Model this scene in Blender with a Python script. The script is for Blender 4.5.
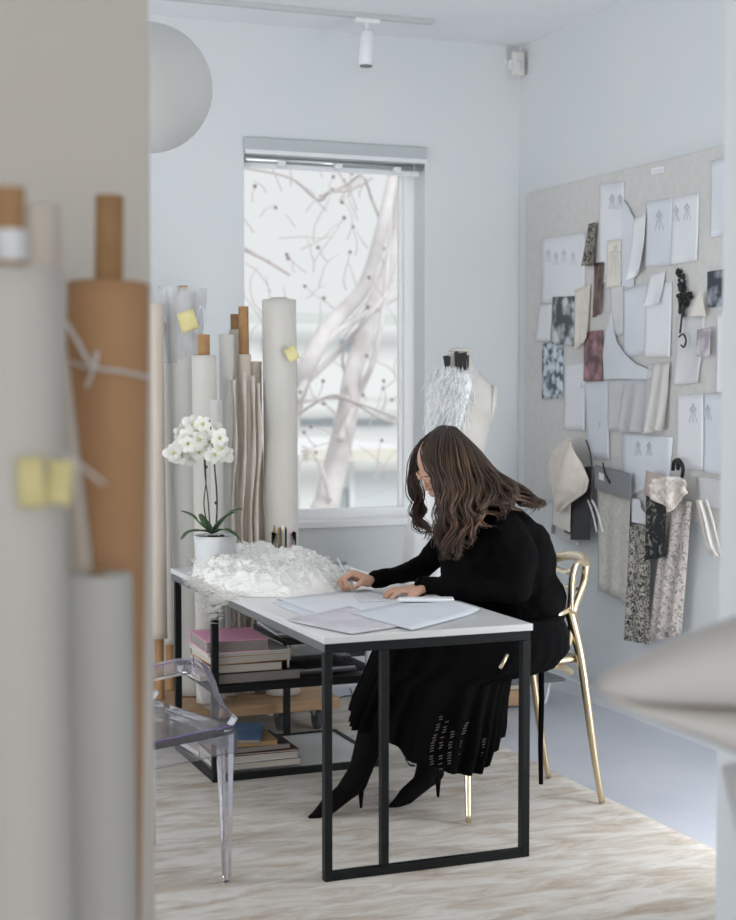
import bpy, bmesh, math, random
from mathutils import Vector, Matrix, noise
R = math.radians
for o in list(bpy.data.objects): bpy.data.objects.remove(o)
scene = bpy.context.scene
col = scene.collection
random.seed(7)

# ------------------------------------------------------------------ camera, world, lights, exposure
FPX = 1533.0; YAW = R(21.6); PITCH = math.atan(78 / 1533); CAMZ = 1.51
cd = bpy.data.cameras.new('camera'); cam = bpy.data.objects.new('camera', cd); col.objects.link(cam)
cam.location = (0, 0, CAMZ); cam.rotation_euler = (math.pi / 2 - PITCH, 0, -YAW)
cd.sensor_fit = 'VERTICAL'; cd.sensor_height = 30.0; cd.sensor_width = 24.0; cd.lens = FPX / 920 * 30.0
cd.clip_start = .05; cd.clip_end = 200
cd.dof.use_dof = True; cd.dof.focus_distance = 5.4; cd.dof.aperture_fstop = 2.4
scene.camera = cam
scene.view_settings.view_transform = 'Standard'; scene.view_settings.look = 'None'
scene.view_settings.gamma = 1; scene.view_settings.use_curve_mapping = False
scene.view_settings.exposure = -0.04
w = bpy.data.worlds.new('overcast_sky'); scene.world = w; w.use_nodes = True
bg = w.node_tree.nodes['Background']; bg.inputs[0].default_value = (.975, .985, 1, 1); bg.inputs[1].default_value = .90

def area(name, loc, rot, sx, sy, power, color, portal=False):
    l = bpy.data.lights.new(name, 'AREA'); l.shape = 'RECTANGLE'; l.size = sx; l.size_y = sy
    l.energy = power; l.color = color
    if portal: l.cycles.is_portal = True
    o = bpy.data.objects.new(name, l); col.objects.link(o); o.location = loc; o.rotation_euler = rot
    return o
# daylight through the studio's side window (left, out of frame), the seen window, and the hall's window behind the camera, plus added fills
area('daylight_side_window', (-2.12, 4.2, 1.15), (0, R(-90), 0), 1.7, 2.6, 16, (.94, .97, 1))
area('upward_fill', (-2.08, 4.6, .7), (0, R(-140), 0), .9, 3.2, 90, (.975, .985, 1))  # added fill tilted upward to brighten the ceiling
area('daylight_back_window', (2.63, 7.29, 1.75), (R(-90), 0, 0), .9, 1.8, 1, (1, 1, 1), True)
area('daylight_hall_window', (-.2, -1.92, 1.7), (R(90), 0, 0), 2.6, 1.9, 46, (1, .975, .95))
area('low_right_fill', (3.3, 3.7, .95), (R(88), 0, R(14)), .7, 1.7, 29, (.96, .98, 1))  # added low fill standing inside the room, lifts the wall under the window
area('overhead_fill', (1.7, 3.6, 3.12), (R(30), 0, 0), 2.6, 1.4, 10, (1, .985, .975))  # added overhead fill panel, no lamp fixture here
sl_ = bpy.data.lights.new('outdoor_fill_sun', 'SUN'); sl_.energy = 1.5; sl_.angle = R(25); sl_.color = (1, .99, .97)  # soft sun added to brighten tree and houses under the overcast sky
so_ = bpy.data.objects.new('outdoor_fill_sun', sl_); col.objects.link(so_); so_.rotation_euler = (R(48), 0, R(12))

# ------------------------------------------------------------------ picture-to-place helpers (real depths, real planes)
def _ray(u, v):
    x = (u - 368) / FPX; y = (460 - v) / FPX
    f = math.cos(PITCH) + y * math.sin(PITCH); z = -math.sin(PITCH) + y * math.cos(PITCH)
    return Vector((x * math.cos(YAW) + f * math.sin(YAW), f * math.cos(YAW) - x * math.sin(YAW), z)), f
O = Vector((0, 0, CAMZ))
def at(u, v, D): r, f = _ray(u, v); return O + r * (D / f)
def onz(u, v, z): r, f = _ray(u, v); return O + r * ((z - CAMZ) / r.z)
def onx(u, v, X): r, f = _ray(u, v); return O + r * (X / r.x)
def ony(u, v, Y): r, f = _ray(u, v); return O + r * (Y / r.y)

# ------------------------------------------------------------------ materials
def s2l(c):
    f = lambda x: x / 12.92 if x <= .04045 else ((x + .055) / 1.055) ** 2.4
    return tuple(f(x / 255) for x in c) + (1,)
def mat(name, c, rough=.6, metal=0, var=None, scale=8, detail=4, bump=0, bscale=60, spec=.5, trans=0, ior=1.45, sheen=0,
        stretch=(1, 1, 1), ramp=(.35, .65), sss=0, coat=0):
    m = bpy.data.materials.new(name); m.use_nodes = True; nt = m.node_tree; b = nt.nodes['Principled BSDF']
    b.inputs['Base Color'].default_value = s2l(c); b.inputs['Roughness'].default_value = rough
    b.inputs['Metallic'].default_value = metal; b.inputs['Specular IOR Level'].default_value = spec
    b.inputs['Transmission Weight'].default_value = trans; b.inputs['IOR'].default_value = ior
    if sheen: b.inputs['Sheen Weight'].default_value = sheen
    if coat: b.inputs['Coat Weight'].default_value = coat
    if sss:
        b.inputs['Subsurface Weight'].default_value = sss; b.inputs['Subsurface Radius'].default_value = (.02, .008, .004)
    tc = nt.nodes.new('ShaderNodeTexCoord'); mp = nt.nodes.new('ShaderNodeMapping'); mp.inputs['Scale'].default_value = stretch
    nt.links.new(tc.outputs['Object'], mp.inputs[0])
    if var:
        n = nt.nodes.new('ShaderNodeTexNoise'); n.inputs['Scale'].default_value = scale; n.inputs['Detail'].default_value = detail
        r = nt.nodes.new('ShaderNodeValToRGB'); r.color_ramp.elements[0].color = s2l(c); r.color_ramp.elements[1].color = s2l(var)
        r.color_ramp.elements[0].position, r.color_ramp.elements[1].position = ramp
        nt.links.new(mp.outputs[0], n.inputs['Vector']); nt.links.new(n.outputs[0], r.inputs[0]); nt.links.new(r.outputs[0], b.inputs['Base Color'])
    if bump:
        n2 = nt.nodes.new('ShaderNodeTexNoise'); n2.inputs['Scale'].default_value = bscale; n2.inputs['Detail'].default_value = 3
        bp = nt.nodes.new('ShaderNodeBump'); bp.inputs['Strength'].default_value = bump; bp.inputs['Distance'].default_value = .01
        nt.links.new(mp.outputs[0], n2.inputs['Vector']); nt.links.new(n2.outputs[0], bp.inputs['Height']); nt.links.new(bp.outputs[0], b.inputs['Normal'])
    return m
def lace(name, c, c2, scale, thr=.5, see=True, c3=None):
    """patterned lace: floral blotches in two colours, with holes"""
    m = bpy.data.materials.new(name); m.use_nodes = True; nt = m.node_tree; b = nt.nodes['Principled BSDF']; b.inputs['Roughness'].default_value = .8
    tc = nt.nodes.new('ShaderNodeTexCoord')
    n = nt.nodes.new('ShaderNodeTexNoise'); n.inputs['Scale'].default_value = scale; n.inputs['Detail'].default_value = 5; n.inputs['Distortion'].default_value = 2.2
    r = nt.nodes.new('ShaderNodeValToRGB'); r.color_ramp.elements[0].color = s2l(c); r.color_ramp.elements[1].color = s2l(c2)
    r.color_ramp.elements[0].position = thr - .04; r.color_ramp.elements[1].position = thr + .04
    if c3:
        e = r.color_ramp.elements.new(min(.95, thr + .14)); e.color = s2l(c3)
    nt.links.new(tc.outputs['Object'], n.inputs[0]); nt.links.new(n.outputs[0], r.inputs[0]); nt.links.new(r.outputs[0], b.inputs['Base Color'])
    if see:
        v = nt.nodes.new('ShaderNodeTexVoronoi'); v.inputs['Scale'].default_value = scale * 6
        mth = nt.nodes.new('ShaderNodeMath'); mth.operation = 'GREATER_THAN'; mth.inputs[1].default_value = .16
        nt.links.new(tc.outputs['Object'], v.inputs[0]); nt.links.new(v.outputs['Distance'], mth.inputs[0]); nt.links.new(mth.outputs[0], b.inputs['Alpha'])
    return m
def sheer(name, c, alpha, trl=.4):
    m = bpy.data.materials.new(name); m.use_nodes = True; nt = m.node_tree; nt.nodes.clear()
    out = nt.nodes.new('ShaderNodeOutputMaterial'); d = nt.nodes.new('ShaderNodeBsdfDiffuse'); d.inputs[0].default_value = s2l(c)
    tl = nt.nodes.new('ShaderNodeBsdfTranslucent'); tl.inputs[0].default_value = s2l(c); tp = nt.nodes.new('ShaderNodeBsdfTransparent')
    m1 = nt.nodes.new('ShaderNodeMixShader'); m1.inputs[0].default_value = trl; m2 = nt.nodes.new('ShaderNodeMixShader'); m2.inputs[0].default_value = alpha
    nt.links.new(d.outputs[0], m1.inputs[1]); nt.links.new(tl.outputs[0], m1.inputs[2]); nt.links.new(tp.outputs[0], m2.inputs[1]); nt.links.new(m1.outputs[0], m2.inputs[2])
    nt.links.new(m2.outputs[0], out.inputs[0]); return m
def clear(name, tint, gloss=.12, rough=.02, soft_refl=0):
    m = bpy.data.materials.new(name); m.use_nodes = True; nt = m.node_tree; nt.nodes.clear()
    out = nt.nodes.new('ShaderNodeOutputMaterial'); tp = nt.nodes.new('ShaderNodeBsdfTransparent'); tp.inputs[0].default_value = tint
    g = nt.nodes.new('ShaderNodeBsdfGlossy'); g.inputs['Roughness'].default_value = rough
    lw = nt.nodes.new('ShaderNodeLayerWeight'); lw.inputs[0].default_value = gloss
    mx = nt.nodes.new('ShaderNodeMixShader'); nt.links.new(lw.outputs['Fresnel'], mx.inputs[0]); nt.links.new(tp.outputs[0], mx.inputs[1]); nt.links.new(g.outputs[0], mx.inputs[2])
    d = nt.nodes.new('ShaderNodeBsdfTranslucent'); d.inputs[0].default_value = (.9, .9, .95, 1); d2 = nt.nodes.new('ShaderNodeBsdfDiffuse'); d2.inputs[0].default_value = (.85, .85, .9, 1)
    dm = nt.nodes.new('ShaderNodeMixShader'); nt.links.new(d.outputs[0], dm.inputs[1]); nt.links.new(d2.outputs[0], dm.inputs[2])
    m2 = nt.nodes.new('ShaderNodeMixShader'); m2.inputs[0].default_value = soft_refl; nt.links.new(mx.outputs[0], m2.inputs[1]); nt.links.new(dm.outputs[0], m2.inputs[2])  # even diffuse share imitates pale reflections in the clear plastic
    nt.links.new(m2.outputs[0], out.inputs[0]); return m
def stripes(name, c1, c2, scale, axis='Z', rough=.8, dist=1.5):
    m = bpy.data.materials.new(name); m.use_nodes = True; nt = m.node_tree; b = nt.nodes['Principled BSDF']; b.inputs['Roughness'].default_value = rough
    tc = nt.nodes.new('ShaderNodeTexCoord'); wv = nt.nodes.new('ShaderNodeTexWave'); wv.bands_direction = axis; wv.inputs['Scale'].default_value = scale
    wv.inputs['Distortion'].default_value = dist; wv.inputs['Detail'].default_value = 3
    r = nt.nodes.new('ShaderNodeValToRGB'); r.color_ramp.elements[0].color = s2l(c1); r.color_ramp.elements[1].color = s2l(c2)
    nt.links.new(tc.outputs['Object'], wv.inputs[0]); nt.links.new(wv.outputs[0], r.inputs[0]); nt.links.new(r.outputs[0], b.inputs['Base Color']); return m

M = {}
M['wall'] = mat('white_wall_paint', (218, 223, 226), .85, var=(221, 224, 226), scale=2, bump=.05, bscale=200)
M['wall_warm'] = mat('warm_white_wall_paint', (226, 220, 211), .85, var=(229, 223, 214), scale=2, bump=.05, bscale=200)
M['ceiling'] = mat('ceiling_paint', (226, 229, 232), .9, var=(228, 231, 234), scale=3)
M['concrete'] = mat('blue_grey_concrete', (188, 192, 202), .32, var=(198, 201, 210), scale=2.2, bump=.03, bscale=30)
M['white'] = mat('white_gloss', (232, 235, 238), .35); M['frame'] = mat('glare_white_frame', (248, 249, 250), .4)  # frame white raised above the other white to imitate window bloom
M['board'] = mat('pinboard_felt', (207, 206, 204), .95, var=(213, 212, 210), scale=30, bump=.25, bscale=400)
M['paper'] = mat('white_paper', (228, 230, 234), .8, var=(222, 225, 230), scale=6)
M['paper_cool'] = mat('cool_white_paper', (218, 223, 230), .8, var=(212, 217, 225), scale=5)
M['paper_grey'] = mat('pale_grey_tracing_paper', (206, 208, 211), .7, var=(214, 216, 219), scale=9)
M['paper_cream'] = mat('cream_paper', (226, 221, 213), .8, var=(220, 214, 205), scale=9)
M['pencil'] = mat('pencil_mark', (158, 160, 168), .9)
M['pencil_pale'] = mat('pale_pencil_mark', (186, 189, 196), .9)
M['marble'] = mat('white_table_top', (214, 215, 214), .24, var=(217, 219, 220), scale=3, detail=8)
M['black_metal'] = mat('black_metal', (18, 21, 22), .5, spec=.3, metal=0, bump=.05, bscale=120)
M['grey_metal'] = mat('grey_metal_rim', (120, 122, 122), .4, metal=.6)
M['silver'] = mat('brushed_silver', (200, 203, 205), .3, metal=.8)
M['gold'] = mat('pale_gold_metal', (214, 198, 168), .28, metal=1)
M['clear'] = clear('clear_polycarbonate', (.95, .94, .97, 1), .34, .05, .05)
M['glass'] = clear('clear_glass', (.97, .98, .98, 1), .12)
M['purple_edge'] = mat('violet_tinted_edge', (122, 100, 160), .15, coat=.4)
M['roll_white'] = mat('white_cotton_cloth', (208, 205, 199), .9, var=(200, 196, 189), scale=5, bump=.3, bscale=24, stretch=(1, 1, .2))
M['roll_cream'] = mat('cream_cloth', (218, 208, 196), .9, var=(206, 193, 179), scale=5, bump=.35, bscale=18, stretch=(1, 1, .15))
M['roll_grey'] = mat('pale_grey_cloth', (206, 205, 202), .85, var=(197, 195, 191), scale=5, bump=.25, bscale=20, stretch=(1, 1, .2))
M['plastic'] = sheer('clear_plastic_wrap', (232, 234, 238), .42, .3)
M['kraft'] = mat('brown_kraft_paper', (194, 152, 112), .75, var=(182, 140, 101), scale=5, bump=.2, bscale=30)
M['card'] = mat('brown_cardboard', (176, 138, 98), .8, var=(162, 124, 84), scale=14)
M['card_dark'] = mat('cardboard_inside', (96, 66, 42), .9)
M['tape'] = mat('yellow_masking_tape', (226, 216, 160), .7, var=(216, 205, 146), scale=20)
M['twine'] = mat('white_plastic_tie', (226, 226, 224), .4)
M['wood'] = mat('light_wood', (180, 148, 116), .6, var=(162, 130, 98), scale=6, stretch=(1, 8, 8), bump=.1)
M['wheel'] = mat('grey_rubber', (70, 72, 74), .6)
M['leaf'] = mat('dark_green_leaf', (58, 86, 56), .4, var=(84, 112, 70), scale=9)
M['stem'] = mat('dark_green_stem', (48, 58, 38), .5)
M['petal'] = mat('white_petal', (238, 238, 230), .6, sss=.15)
M['petal_c'] = mat('yellow_green_flower_centre', (206, 200, 130), .6)
M['pot'] = mat('white_ceramic', (224, 227, 229), .35)
M['soil'] = mat('brown_bark', (98, 72, 46), .9, var=(62, 44, 28), scale=40)
M['skin'] = mat('skin', (200, 158, 136), .5, sss=.1, var=(190, 148, 126), scale=12)
M['lip'] = mat('lips', (180, 110, 104), .4)
M['nail'] = mat('fingernail', (200, 150, 140), .3)
M['coat'] = mat('black_wool', (7, 7, 8), .95, spec=.12, bump=.25, bscale=60)
M['skirt'] = mat('black_pleated_cloth', (5, 5, 6), .9, spec=.12)
M['boot'] = mat('black_suede', (7, 6, 6), .85, spec=.15)
M['hair'] = mat('brown_hair', (48, 35, 28), .42, var=(92, 68, 52), scale=9, detail=5, ramp=(.42, .74), stretch=(1, 1, .55), spec=.6)
M['hair_light'] = mat('light_brown_hair', (84, 60, 44), .42, var=(158, 120, 90), scale=10, detail=5, ramp=(.4, .7), stretch=(1, 1, .55), spec=.6)
M['hair_dark'] = mat('dark_brown_hair', (40, 28, 22), .5, var=(60, 42, 32), scale=12)
M['feather'] = mat('white_feather', (244, 245, 246), .9, sheen=.3); M['plume'] = sheer('white_plume', (248, 249, 250), .75, .5)
M['linen'] = mat('cream_linen', (208, 205, 200), .9, var=(200, 196, 190), scale=14, bump=.15, bscale=150)
M['black'] = mat('black_plastic', (20, 20, 22), .5)
M['tulle'] = sheer('white_tulle', (248, 247, 243), .45, .55)
M['tulle_core'] = mat('white_tulle_folds', (243, 242, 238), .95, bump=.5, bscale=60)
M['pink'] = mat('pink_cover', (244, 170, 202), .5, var=(246, 180, 210), scale=5)
M['pages'] = stripes('page_edges', (208, 202, 192), (178, 172, 162), 90, 'Z', .85, .6)
M['pages_grey'] = stripes('grey_page_edges', (160, 152, 146), (128, 122, 118), 90, 'Z', .85, .6)
M['cover_dark'] = mat('black_book_cover', (38, 36, 38), .5)
M['cover_red'] = mat('dark_red_cover', (84, 34, 32), .5)
M['cover_white'] = mat('white_book_cover', (222, 222, 220), .5)
M['cover_blue'] = mat('blue_book_cover', (96, 128, 166), .5, var=(82, 112, 150), scale=12)
M['cover_tan'] = mat('tan_book_cover', (176, 142, 98), .5)
M['cover_grey'] = mat('grey_book_cover', (120, 118, 118), .5)
M['shelf'] = mat('white_shelf_top', (214, 217, 219), .3)
M['grey_card'] = mat('grey_card', (128, 130, 134), .6)
M['beige_satin'] = mat('beige_satin', (186, 170, 162), .4)
M['ivory_cloth'] = mat('ivory_cloth', (226, 218, 208), .8, var=(216, 207, 198), scale=20, bump=.2, bscale=80)
M['rug'] = None
def rooted(name, root, z0, z1):
    # dyed hair: dark roots, lighter lengths
    nt = M[name].node_tree; b = nt.nodes['Principled BSDF']; src = b.inputs['Base Color'].links[0].from_socket
    tc = nt.nodes.new('ShaderNodeTexCoord'); sx = nt.nodes.new('ShaderNodeSeparateXYZ'); mr = nt.nodes.new('ShaderNodeMapRange')
    mr.inputs['From Min'].default_value = z0; mr.inputs['From Max'].default_value = z1; mx = nt.nodes.new('ShaderNodeMixRGB')
    nt.links.new(tc.outputs['Object'], sx.inputs[0]); nt.links.new(sx.outputs['Z'], mr.inputs['Value']); nt.links.new(mr.outputs[0], mx.inputs[0])
    mx.inputs[1].default_value = s2l(root); nt.links.new(src, mx.inputs[2]); nt.links.new(mx.outputs[0], b.inputs['Base Color'])
rooted('hair', (46, 32, 25), 1.34, 1.14); rooted('hair_light', (58, 41, 32), 1.34, 1.16)

# rug: beige, worn brushed patches
m = bpy.data.materials.new('worn_beige_rug'); m.use_nodes = True; nt = m.node_tree; b = nt.nodes['Principled BSDF']; b.inputs['Roughness'].default_value = .95
tc = nt.nodes.new('ShaderNodeTexCoord'); mp = nt.nodes.new('ShaderNodeMapping'); mp.inputs['Rotation'].default_value = (0, 0, R(-20)); mp.inputs['Scale'].default_value = (1.1, 3.6, 1)
n1 = nt.nodes.new('ShaderNodeTexNoise'); n1.inputs['Scale'].default_value = 3.6; n1.inputs['Detail'].default_value = 9; n1.inputs['Roughness'].default_value = .68; n1.inputs['Distortion'].default_value = .7
r1 = nt.nodes.new('ShaderNodeValToRGB'); e = r1.color_ramp.elements
e[0].position = .3; e[0].color = s2l((168, 151, 134)); e[1].position = .58; e[1].color = s2l((210, 206, 200))
e2 = r1.color_ramp.elements.new(.43); e2.color = s2l((188, 178, 166))
n2 = nt.nodes.new('ShaderNodeTexNoise'); n2.inputs['Scale'].default_value = 220
bp = nt.nodes.new('ShaderNodeBump'); bp.inputs['Strength'].default_value = .35; bp.inputs['Distance'].default_value = .004
for a_, b_ in ((tc.outputs['Object'], mp.inputs[0]), (mp.outputs[0], n1.inputs['Vector']), (n1.outputs[0], r1.inputs[0]), (r1.outputs[0], b.inputs['Base Color']), (tc.outputs['Object'], n2.inputs['Vector']), (n2.outputs[0], bp.inputs['Height']), (bp.outputs[0], b.inputs['Normal'])): nt.links.new(a_, b_)
M['rug'] = m

# ------------------------------------------------------------------ mesh builder
class MB:
    def __init__(s): s.v = []; s.f = []
    def add(s, vs, fs):
        k = len(s.v); s.v += [Vector(p) for p in vs]; s.f += [tuple(i + k for i in f) for f in fs]; return s
    def box(s, lo, hi, rz=0, piv=None):
        x0, y0, z0 = lo; x1, y1, z1 = hi
        vs = [Vector(p) for p in ((x0, y0, z0), (x1, y0, z0), (x1, y1, z0), (x0, y1, z0), (x0, y0, z1), (x1, y0, z1), (x1, y1, z1), (x0, y1, z1))]
        if rz:
            c = Vector(piv) if piv else (Vector(lo) + Vector(hi)) / 2; m_ = Matrix.Rotation(rz, 3, 'Z'); vs = [m_ @ (p - c) + c for p in vs]
        return s.add(vs, [(0, 3, 2, 1), (4, 5, 6, 7), (0, 1, 5, 4), (1, 2, 6, 5), (2, 3, 7, 6), (3, 0, 4, 7)])
    def tube(s, pts, rad, n=8, cap=True, flat=1, up=None):
        pts = [Vector(p) for p in pts]; N = len(pts)
        if not hasattr(rad, '__len__'): rad = [rad] * N
        rings = []; nrm = None
        for i, p in enumerate(pts):
            t = (pts[min(i + 1, N - 1)] - pts[max(i - 1, 0)])
            if t.length < 1e-9: t = Vector((0, 0, 1))
            t.normalize()
            if nrm is None:
                a = Vector(up) if up else (Vector((0, 0, 1)) if abs(t.z) < .9 else Vector((1, 0, 0)))
                nrm = (a - t * a.dot(t)).normalized()
            else:
                nrm = nrm - t * nrm.dot(t)
                nrm = nrm.normalized() if nrm.length > 1e-6 else t.orthogonal().normalized()
            bn = t.cross(nrm); r = rad[i]
            rings.append([p + nrm * (math.cos(2 * math.pi * k / n) * r * flat) + bn * (math.sin(2 * math.pi * k / n) * r) for k in range(n)])
        vs = [q for rg in rings for q in rg]; fs = []
        for i in range(N - 1):
            for k in range(n):
                fs.append((i * n + k, i * n + (k + 1) % n, (i + 1) * n + (k + 1) % n, (i + 1) * n + k))
        if cap: fs.append(tuple(reversed(range(n)))); fs.append(tuple((N - 1) * n + k for k in range(n)))
        return s.add(vs, fs)
    def lathe(s, prof, c=(0, 0, 0), n=32, axis=None, cap=True):
        """prof: list of (r, h) along axis from c"""
        ax = Vector(axis).normalized() if axis else Vector((0, 0, 1)); a = ax.orthogonal().normalized(); b_ = ax.cross(a); c = Vector(c); vs = []; fs = []
        for r, h in prof:
            for k in range(n):
                t = 2 * math.pi * k / n; vs.append(c + ax * h + a * (math.cos(t) * r) + b_ * (math.sin(t) * r))
        for i in range(len(prof) - 1):
            for k in range(n): fs.append((i * n + k, i * n + (k + 1) % n, (i + 1) * n + (k + 1) % n, (i + 1) * n + k))
        if cap:
            fs.append(tuple(reversed(range(n)))); fs.append(tuple((len(prof) - 1) * n + k for k in range(n)))
        return s.add(vs, fs)
    def ell(s, c, r, rot=None, nu=20, nv=12):
        c = Vector(c); vs = []; fs = []
        if not hasattr(r, '__len__'): r = (r, r, r)
        for j in range(nv + 1):
            ph = math.pi * j / nv
            for i in range(nu):
                th = 2 * math.pi * i / nu; p = Vector((math.sin(ph) * math.cos(th) * r[0], math.sin(ph) * math.sin(th) * r[1], math.cos(ph) * r[2]))
                if rot is not None: p = rot @ p
                vs.append(c + p)
        for j in range(nv):
            for i in range(nu): fs.append((j * nu + i, (j + 1) * nu + i, (j + 1) * nu + (i + 1) % nu, j * nu + (i + 1) % nu))
        return s.add(vs, fs)
    def cap(s, a, b_, ra, rb, n=14):
        """tapered capsule"""
        a = Vector(a); b_ = Vector(b_); d = b_ - a; L = d.length; t = d.normalized(); pts = []; rad = []
        for k in range(5): th = math.pi / 2 * (k / 5); pts.append(a - t * (ra * math.cos(th))); rad.append(max(ra * math.sin(th), ra * .02))
        pts.append(a); rad.append(ra); pts.append(b_); rad.append(rb)
        for k in range(1, 6): th = math.pi / 2 * (k / 5); pts.append(b_ + t * (rb * math.sin(th))); rad.append(max(rb * math.cos(th), rb * .02))
        return s.tube(pts, rad, n, up=t.orthogonal())
    def chain(s, seq, n=14):
        for (a, ra), (b_, rb) in zip(seq[:-1], seq[1:]): s.cap(a, b_, ra, rb, n)
        return s
    def prism(s, poly, d):
        """closed polygon (3D points) extruded by vector d"""
        n = len(poly); d = Vector(d); vs = [Vector(p) for p in poly] + [Vector(p) + d for p in poly]
        return s.add(vs, [tuple(reversed(range(n))), tuple(range(n, 2 * n))] + [(i, (i + 1) % n, n + (i + 1) % n, n + i) for i in range(n)])
    def grid(s, fn, nu, nv):
        vs = [fn(i / nu, j / nv) for j in range(nv + 1) for i in range(nu + 1)]
        return s.add(vs, [(j * (nu + 1) + i, j * (nu + 1) + i + 1, (j + 1) * (nu + 1) + i + 1, (j + 1) * (nu + 1) + i) for j in range(nv) for i in range(nu)])
    def build(s, name, material, parent=None, smooth=False, bevel=0, solid=0, remesh=0, smit=0, sub=0, label=None, fix=True):
        me = bpy.data.meshes.new(name)
        if parent is not None: org = wl(parent)
        else:
            xs = [p.x for p in s.v]; ys = [p.y for p in s.v]; zs = [p.z for p in s.v]; org = Vector(((min(xs) + max(xs)) / 2, (min(ys) + max(ys)) / 2, min(zs)))
        me.from_pydata([p - org for p in s.v], [], s.f)
        if fix:
            bm = bmesh.new(); bm.from_mesh(me); bmesh.ops.recalc_face_normals(bm, faces=bm.faces); bm.to_mesh(me); bm.free()
        if smooth: me.polygons.foreach_set('use_smooth', [True] * len(me.polygons))
        me.materials.append(M[material] if isinstance(material, str) else material)
        o = bpy.data.objects.new(name, me); col.objects.link(o)
        if parent is not None: o.parent = parent
        else: o.location = org
        if remesh:
            md = o.modifiers.new('remesh', 'REMESH'); md.mode = 'VOXEL'; md.voxel_size = remesh; md.use_smooth_shade = True
        if smit: md = o.modifiers.new('smooth', 'SMOOTH'); md.factor = .5; md.iterations = smit
        if solid: md = o.modifiers.new('solid', 'SOLIDIFY'); md.thickness = solid; md.offset = 0
        if bevel: md = o.modifiers.new('bevel', 'BEVEL'); md.width = bevel; md.segments = 2; md.limit_method = 'ANGLE'
        if sub: md = o.modifiers.new('sub', 'SUBSURF'); md.levels = sub; md.render_levels = sub
        if label: o['label'] = label
        return o
def wl(o):
    p = o.location.copy()
    while o.parent: o = o.parent; p += o.location
    return p
def tag(o, label, cat, group=None, kind=None):
    o['label'] = label; o['category'] = cat
    if group: o['group'] = group
    if kind: o['kind'] = kind
    return o
def struct(o): o['kind'] = 'structure'; return o
def thing(name, loc, label, cat, group=None):
    o = bpy.data.objects.new(name, None); col.objects.link(o); o.location = Vector(loc); o.empty_display_size = .1
    return tag(o, label, cat, group)
def catmull(pts, n=6):
    pts = [Vector(p) for p in pts]; P = [pts[0]] + pts + [pts[-1]]; out = []
    for i in range(1, len(P) - 2):
        for k in range(n):
            t = k / n; a, b_, c, d = P[i - 1], P[i], P[i + 1], P[i + 2]
            out.append(.5 * ((2 * b_) + (c - a) * t + (2 * a - 5 * b_ + 4 * c - d) * t * t + (3 * b_ - a - 3 * c + d) * t ** 3))
    out.append(pts[-1]); return out

# ------------------------------------------------------------------ the room
XR, YB, ZC = 3.63, 7.06, 3.21
XL, YF, YP = -2.2, -2.0, 2.60     # left wall, hall's rear wall, partition
struct(MB().box((XL - .1, YF - .1, -.12), (XR + .1, YB + .25, 0)).build('floor', 'concrete'))
struct(MB().box((XL - .1, YF - .1, ZC), (XR + .1, YB + .25, ZC + .12)).build('ceiling', 'ceiling'))
b = MB().box((XR, YF, 0), (XR + .12, 2.9, ZC)).box((XR, 4.5, 0), (XR + .12, YB + .25, ZC)).box((XR, 2.9, 2.55), (XR + .12, 4.5, ZC)).box((XR, 2.9, 0), (XR + .12, 4.5, .04))
struct(b.build('wall_right', 'wall'))
f = MB()
for yy in (2.9, 3.67, 4.44): f.box((XR + .04, yy, .04), (XR + .09, yy + .06, 2.55))
f.box((XR + .04, 2.96, .04), (XR + .09, 4.44, .12)).box((XR + .04, 2.96, 2.49), (XR + .09, 4.44, 2.55)); dr1 = struct(f.build('added_door', 'white'))  # unseen glazed door, invented to let low light in from the right
MB().box((XR + .06, 2.96, .12), (XR + .065, 4.44, 2.49)).build('added_door_pane', 'glass', dr1)
WX0, WX1, WZ0, WZ1 = 2.16, 3.10, .825, 2.66
b = MB().box((XL, YB, 0), (WX0, YB + .25, ZC)).box((WX1, YB, 0), (XR, YB + .25, ZC)).box((WX0, YB, 0), (WX1, YB + .25, WZ0)).box((WX0, YB, WZ1), (WX1, YB + .25, ZC))
struct(b.build('wall_back', 'wall'))
b = MB().box((XL - .1, YF, 0), (XL, 3.3, ZC)).box((XL - .1, 6.5, 0), (XL, YB, ZC)).box((XL - .1, 3.3, 0), (XL, 6.5, .95)).box((XL - .1, 3.3, 2.85), (XL, 6.5, ZC))
struct(b.build('wall_left', 'wall'))
b = MB().box((XL, YF - .1, 0), (-1.5, YF, ZC)).box((1.1, YF - .1, 0), (XR, YF, ZC)).box((-1.5, YF - .1, 0), (1.1, YF, .75)).box((-1.5, YF - .1, 2.65), (1.1, YF, ZC))
struct(b.build('wall_front', 'wall_warm'))
struct(MB().box((XL, YP, 0), (.628, YP + .12, ZC)).build('wall_partition', 'wall_warm', bevel=.004))
struct(MB().box((1.79, YP - .12, 0), (XR, YP, ZC)).build('wall_partition_right', 'wall', bevel=.004))
struct(MB().box((XR - .012, 4.5, 0), (XR, YB, .07)).build('baseboard_right', 'white'))
struct(MB().box((XL, YB - .012, 0), (XR - .012, YB, .07)).build('baseboard_back', 'white'))
# the window: frame, sill, pane
wn = MB()
y0, y1 = YB + .13, YB + .19; fw = .055
wn.box((WX0, y0, WZ0 + .05), (WX0 + .03, y1, WZ1 - .05)).box((WX1 - fw, y0, WZ0 + .05), (WX1, y1, WZ1 - .05)).box((WX0, y0, WZ0), (WX1, y1, WZ0 + .05)).box((WX0, y0, WZ1 - .05), (WX1, y1, WZ1))
wn.box((WX1 - fw - .02, y0 + .021, WZ0 + .05), (WX1 - fw, y1 - .01, WZ1 - .05))
wf = struct(wn.build('window_1', 'frame', bevel=.003))
MB().box((WX0 + .02, y0 + .03, WZ0 + .04), (WX1 - .05, y0 + .036, WZ1 - .04)).build('window_pane', 'glass', wf)
MB().box((WX0 - .002, YB - .015, WZ0 - .03), (WX1 + .004, y0 + .01, WZ0 + .004)).build('window_sill', 'frame', wf, bevel=.004)
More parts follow.
